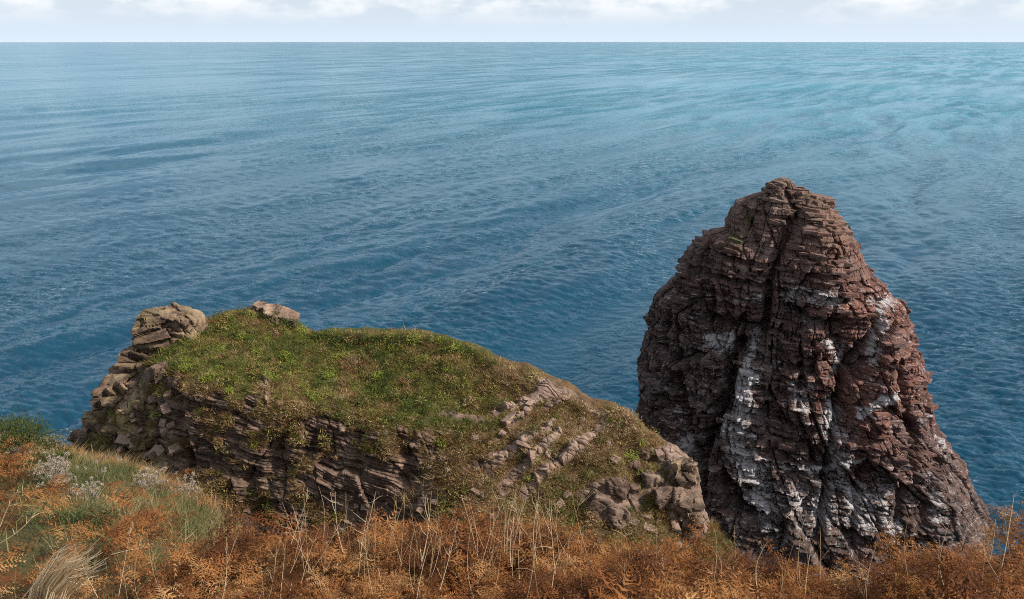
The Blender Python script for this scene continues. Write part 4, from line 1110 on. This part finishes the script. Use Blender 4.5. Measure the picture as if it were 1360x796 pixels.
def seed_heads():
    rng = np.random.default_rng(71)
    where = {(27, 616): 'near the left edge under the dark gorse bush', (71, 604): 'highest on the bank just below the sea', (74, 638): 'in the middle of the grassy bank, upper of two', (85, 650): 'in the middle of the grassy bank, lower of two',
             (198, 660): 'against the red-brown bracken at the end of the bank', (245, 671): 'furthest right on the bank, above the dark gully', (117, 678): 'lowest on the bank above the bracken', (134, 646): 'tiny and alone on the green part of the bank'}
    for (px, py), lab in where.items():
        g = ground_at(px, py)
        if g is None: continue
        n = 8 if px == 134 else 70
        V, F, T = [], [], []
        for k in range(n):
            c = np.array([rng.normal(0, .17), rng.normal(0, .22), rng.uniform(.22, .55)])
            tv, tf = tube([(c[0] * .3, c[1] * .3, 0), c], .004, .003, 3)
            F += [tuple(q + len(V) for q in f) for f in tf]; V += list(tv); T += [0.] * len(tv)
            for q in range(22):
                d = rng.normal(0, 1, 3); d /= np.linalg.norm(d); s = np.cross(d, rng.normal(0, 1, 3)); s /= np.linalg.norm(s)
                i = len(V); L = rng.uniform(.03, .06)
                V += [c + d * .006 - s * .009, c + d * .006 + s * .009, c + d * L]; F.append((i, i + 1, i + 2)); T += [rng.uniform(.2, 1)] * 3
        o = obj('seed_head_clump', mesh_np('seed_head_clump', np.array(V), np.array(F), {'tint': np.array(T)}), M_SEED)
        o.location = g; tag(o, 'clump of fluffy grey-white seed heads ' + lab, 'seed heads', 'fluffy seed heads on the bank')
seed_heads()

def bush(name, px, py, d, w, h, dp, seed, label, mat, n=2600, leaf=.035):
    """a crown of many small spiky leaves gathered in clumps on branching stems"""
    rng = np.random.default_rng(seed)
    c0 = unproj(px, py, d); gz = float(ground_z(c0[0], c0[1])); base = np.array([c0[0], c0[1], gz])
    root = empty(name, tuple(base)); tag(root, label, 'shrub')
    cl = []
    for k in range(46):
        v = rng.normal(0, 1, 3); v /= np.linalg.norm(v); v[2] = abs(v[2])
        rr = rng.uniform(.45, 1.0)
        cl.append(v * rr * np.array([w / 2, dp / 2, h]))
    V, F, T = [], [], []
    for k in range(n):
        ci = rng.integers(len(cl)); c = cl[ci] + rng.normal(0, .12, 3) * np.array([w, dp, h]) * .6
        d_ = c / (np.linalg.norm(c) + 1e-6) + rng.normal(0, .5, 3) + np.array([0, 0, .3]); d_ /= np.linalg.norm(d_)
        s = np.cross(d_, rng.normal(0, 1, 3)); s /= np.linalg.norm(s) + 1e-9
        i = len(V); L = leaf * rng.uniform(1.2, 3.2)
        V += [c - s * leaf * .4, c + s * leaf * .4, c + d_ * L]; F.append((i, i + 1, i + 2)); T += [np.clip(hashf(ci, np.int64(seed)) * .6 + rng.uniform(0, .5), 0, 1)] * 3
    V = np.array(V); V[:, 2] = np.maximum(V[:, 2], .02)
    obj('foliage', mesh_np('foliage', V, np.array(F), {'tint': np.array(T)}), mat, root)
    v, f = join([tube([(0, 0, -.1), c * .5 + rng.normal(0, .04, 3), c], .018, .006, 4) for c in cl[:14]])
    obj('stem', mesh_np('stem', v, f, {'tint': rng.uniform(0, 1, len(v))}), M_TWIG, root)
bush('gorse_bush', 12, 612, 17.0, 2.3, 1.45, 1.6, 81, 'dark green gorse bush at the left edge against the sea', M_LEAFD, 9000, .026)
bush('gorse_bush', 84, 632, 17.6, .75, .5, .7, 82, 'small dark green bush on the bank beside the pale seed heads', M_LEAFD, 1500, .024)
bush('shrub', 298, 694, 13.6, .75, .55, .6, 83, 'green shrub at the right end of the bank above the dark gully', M_LEAFD, 1500, .022)
bush('shrub', 170, 660, 15.5, .8, .35, .6, 84, 'low dark green shrub in the grass left of the seed heads by the red bracken', M_LEAFD, 1300, .022)
bush('shrub', 345, 740, 9.6, .5, .35, .4, 85, 'small dark shrub among the bracken at the foot of the cliff', M_LEAFD, 900, .018)

# ------------------------------------------------------------------ sea air
def haze():
    x, z0, z1 = 47000.0, -6.0, 61.5
    V = np.array([(sx * x, sy * x, z) for z in (z0, z1) for sx, sy in ((-1, -1), (1, -1), (1, 1), (-1, 1))])
    F = np.array([(3, 2, 1, 0), (4, 5, 6, 7), (0, 1, 5, 4), (1, 2, 6, 5), (2, 3, 7, 6), (3, 0, 4, 7)])
    m = Mat('sea_haze'); m.t.nodes.remove(m.b)
    pv = m.n('ShaderNodeVolumePrincipled', {'Color': (0.86, 0.90, 0.97, 1), 'Density': 0.000004, 'Anisotropy': 0.0})
    m.t.links.new(pv.outputs[0], m.out.inputs['Volume'])
    tag(obj('haze', mesh_np('haze', V, F), m.m), 'thin pale sea haze over the water', None, None, 'stuff')
haze()
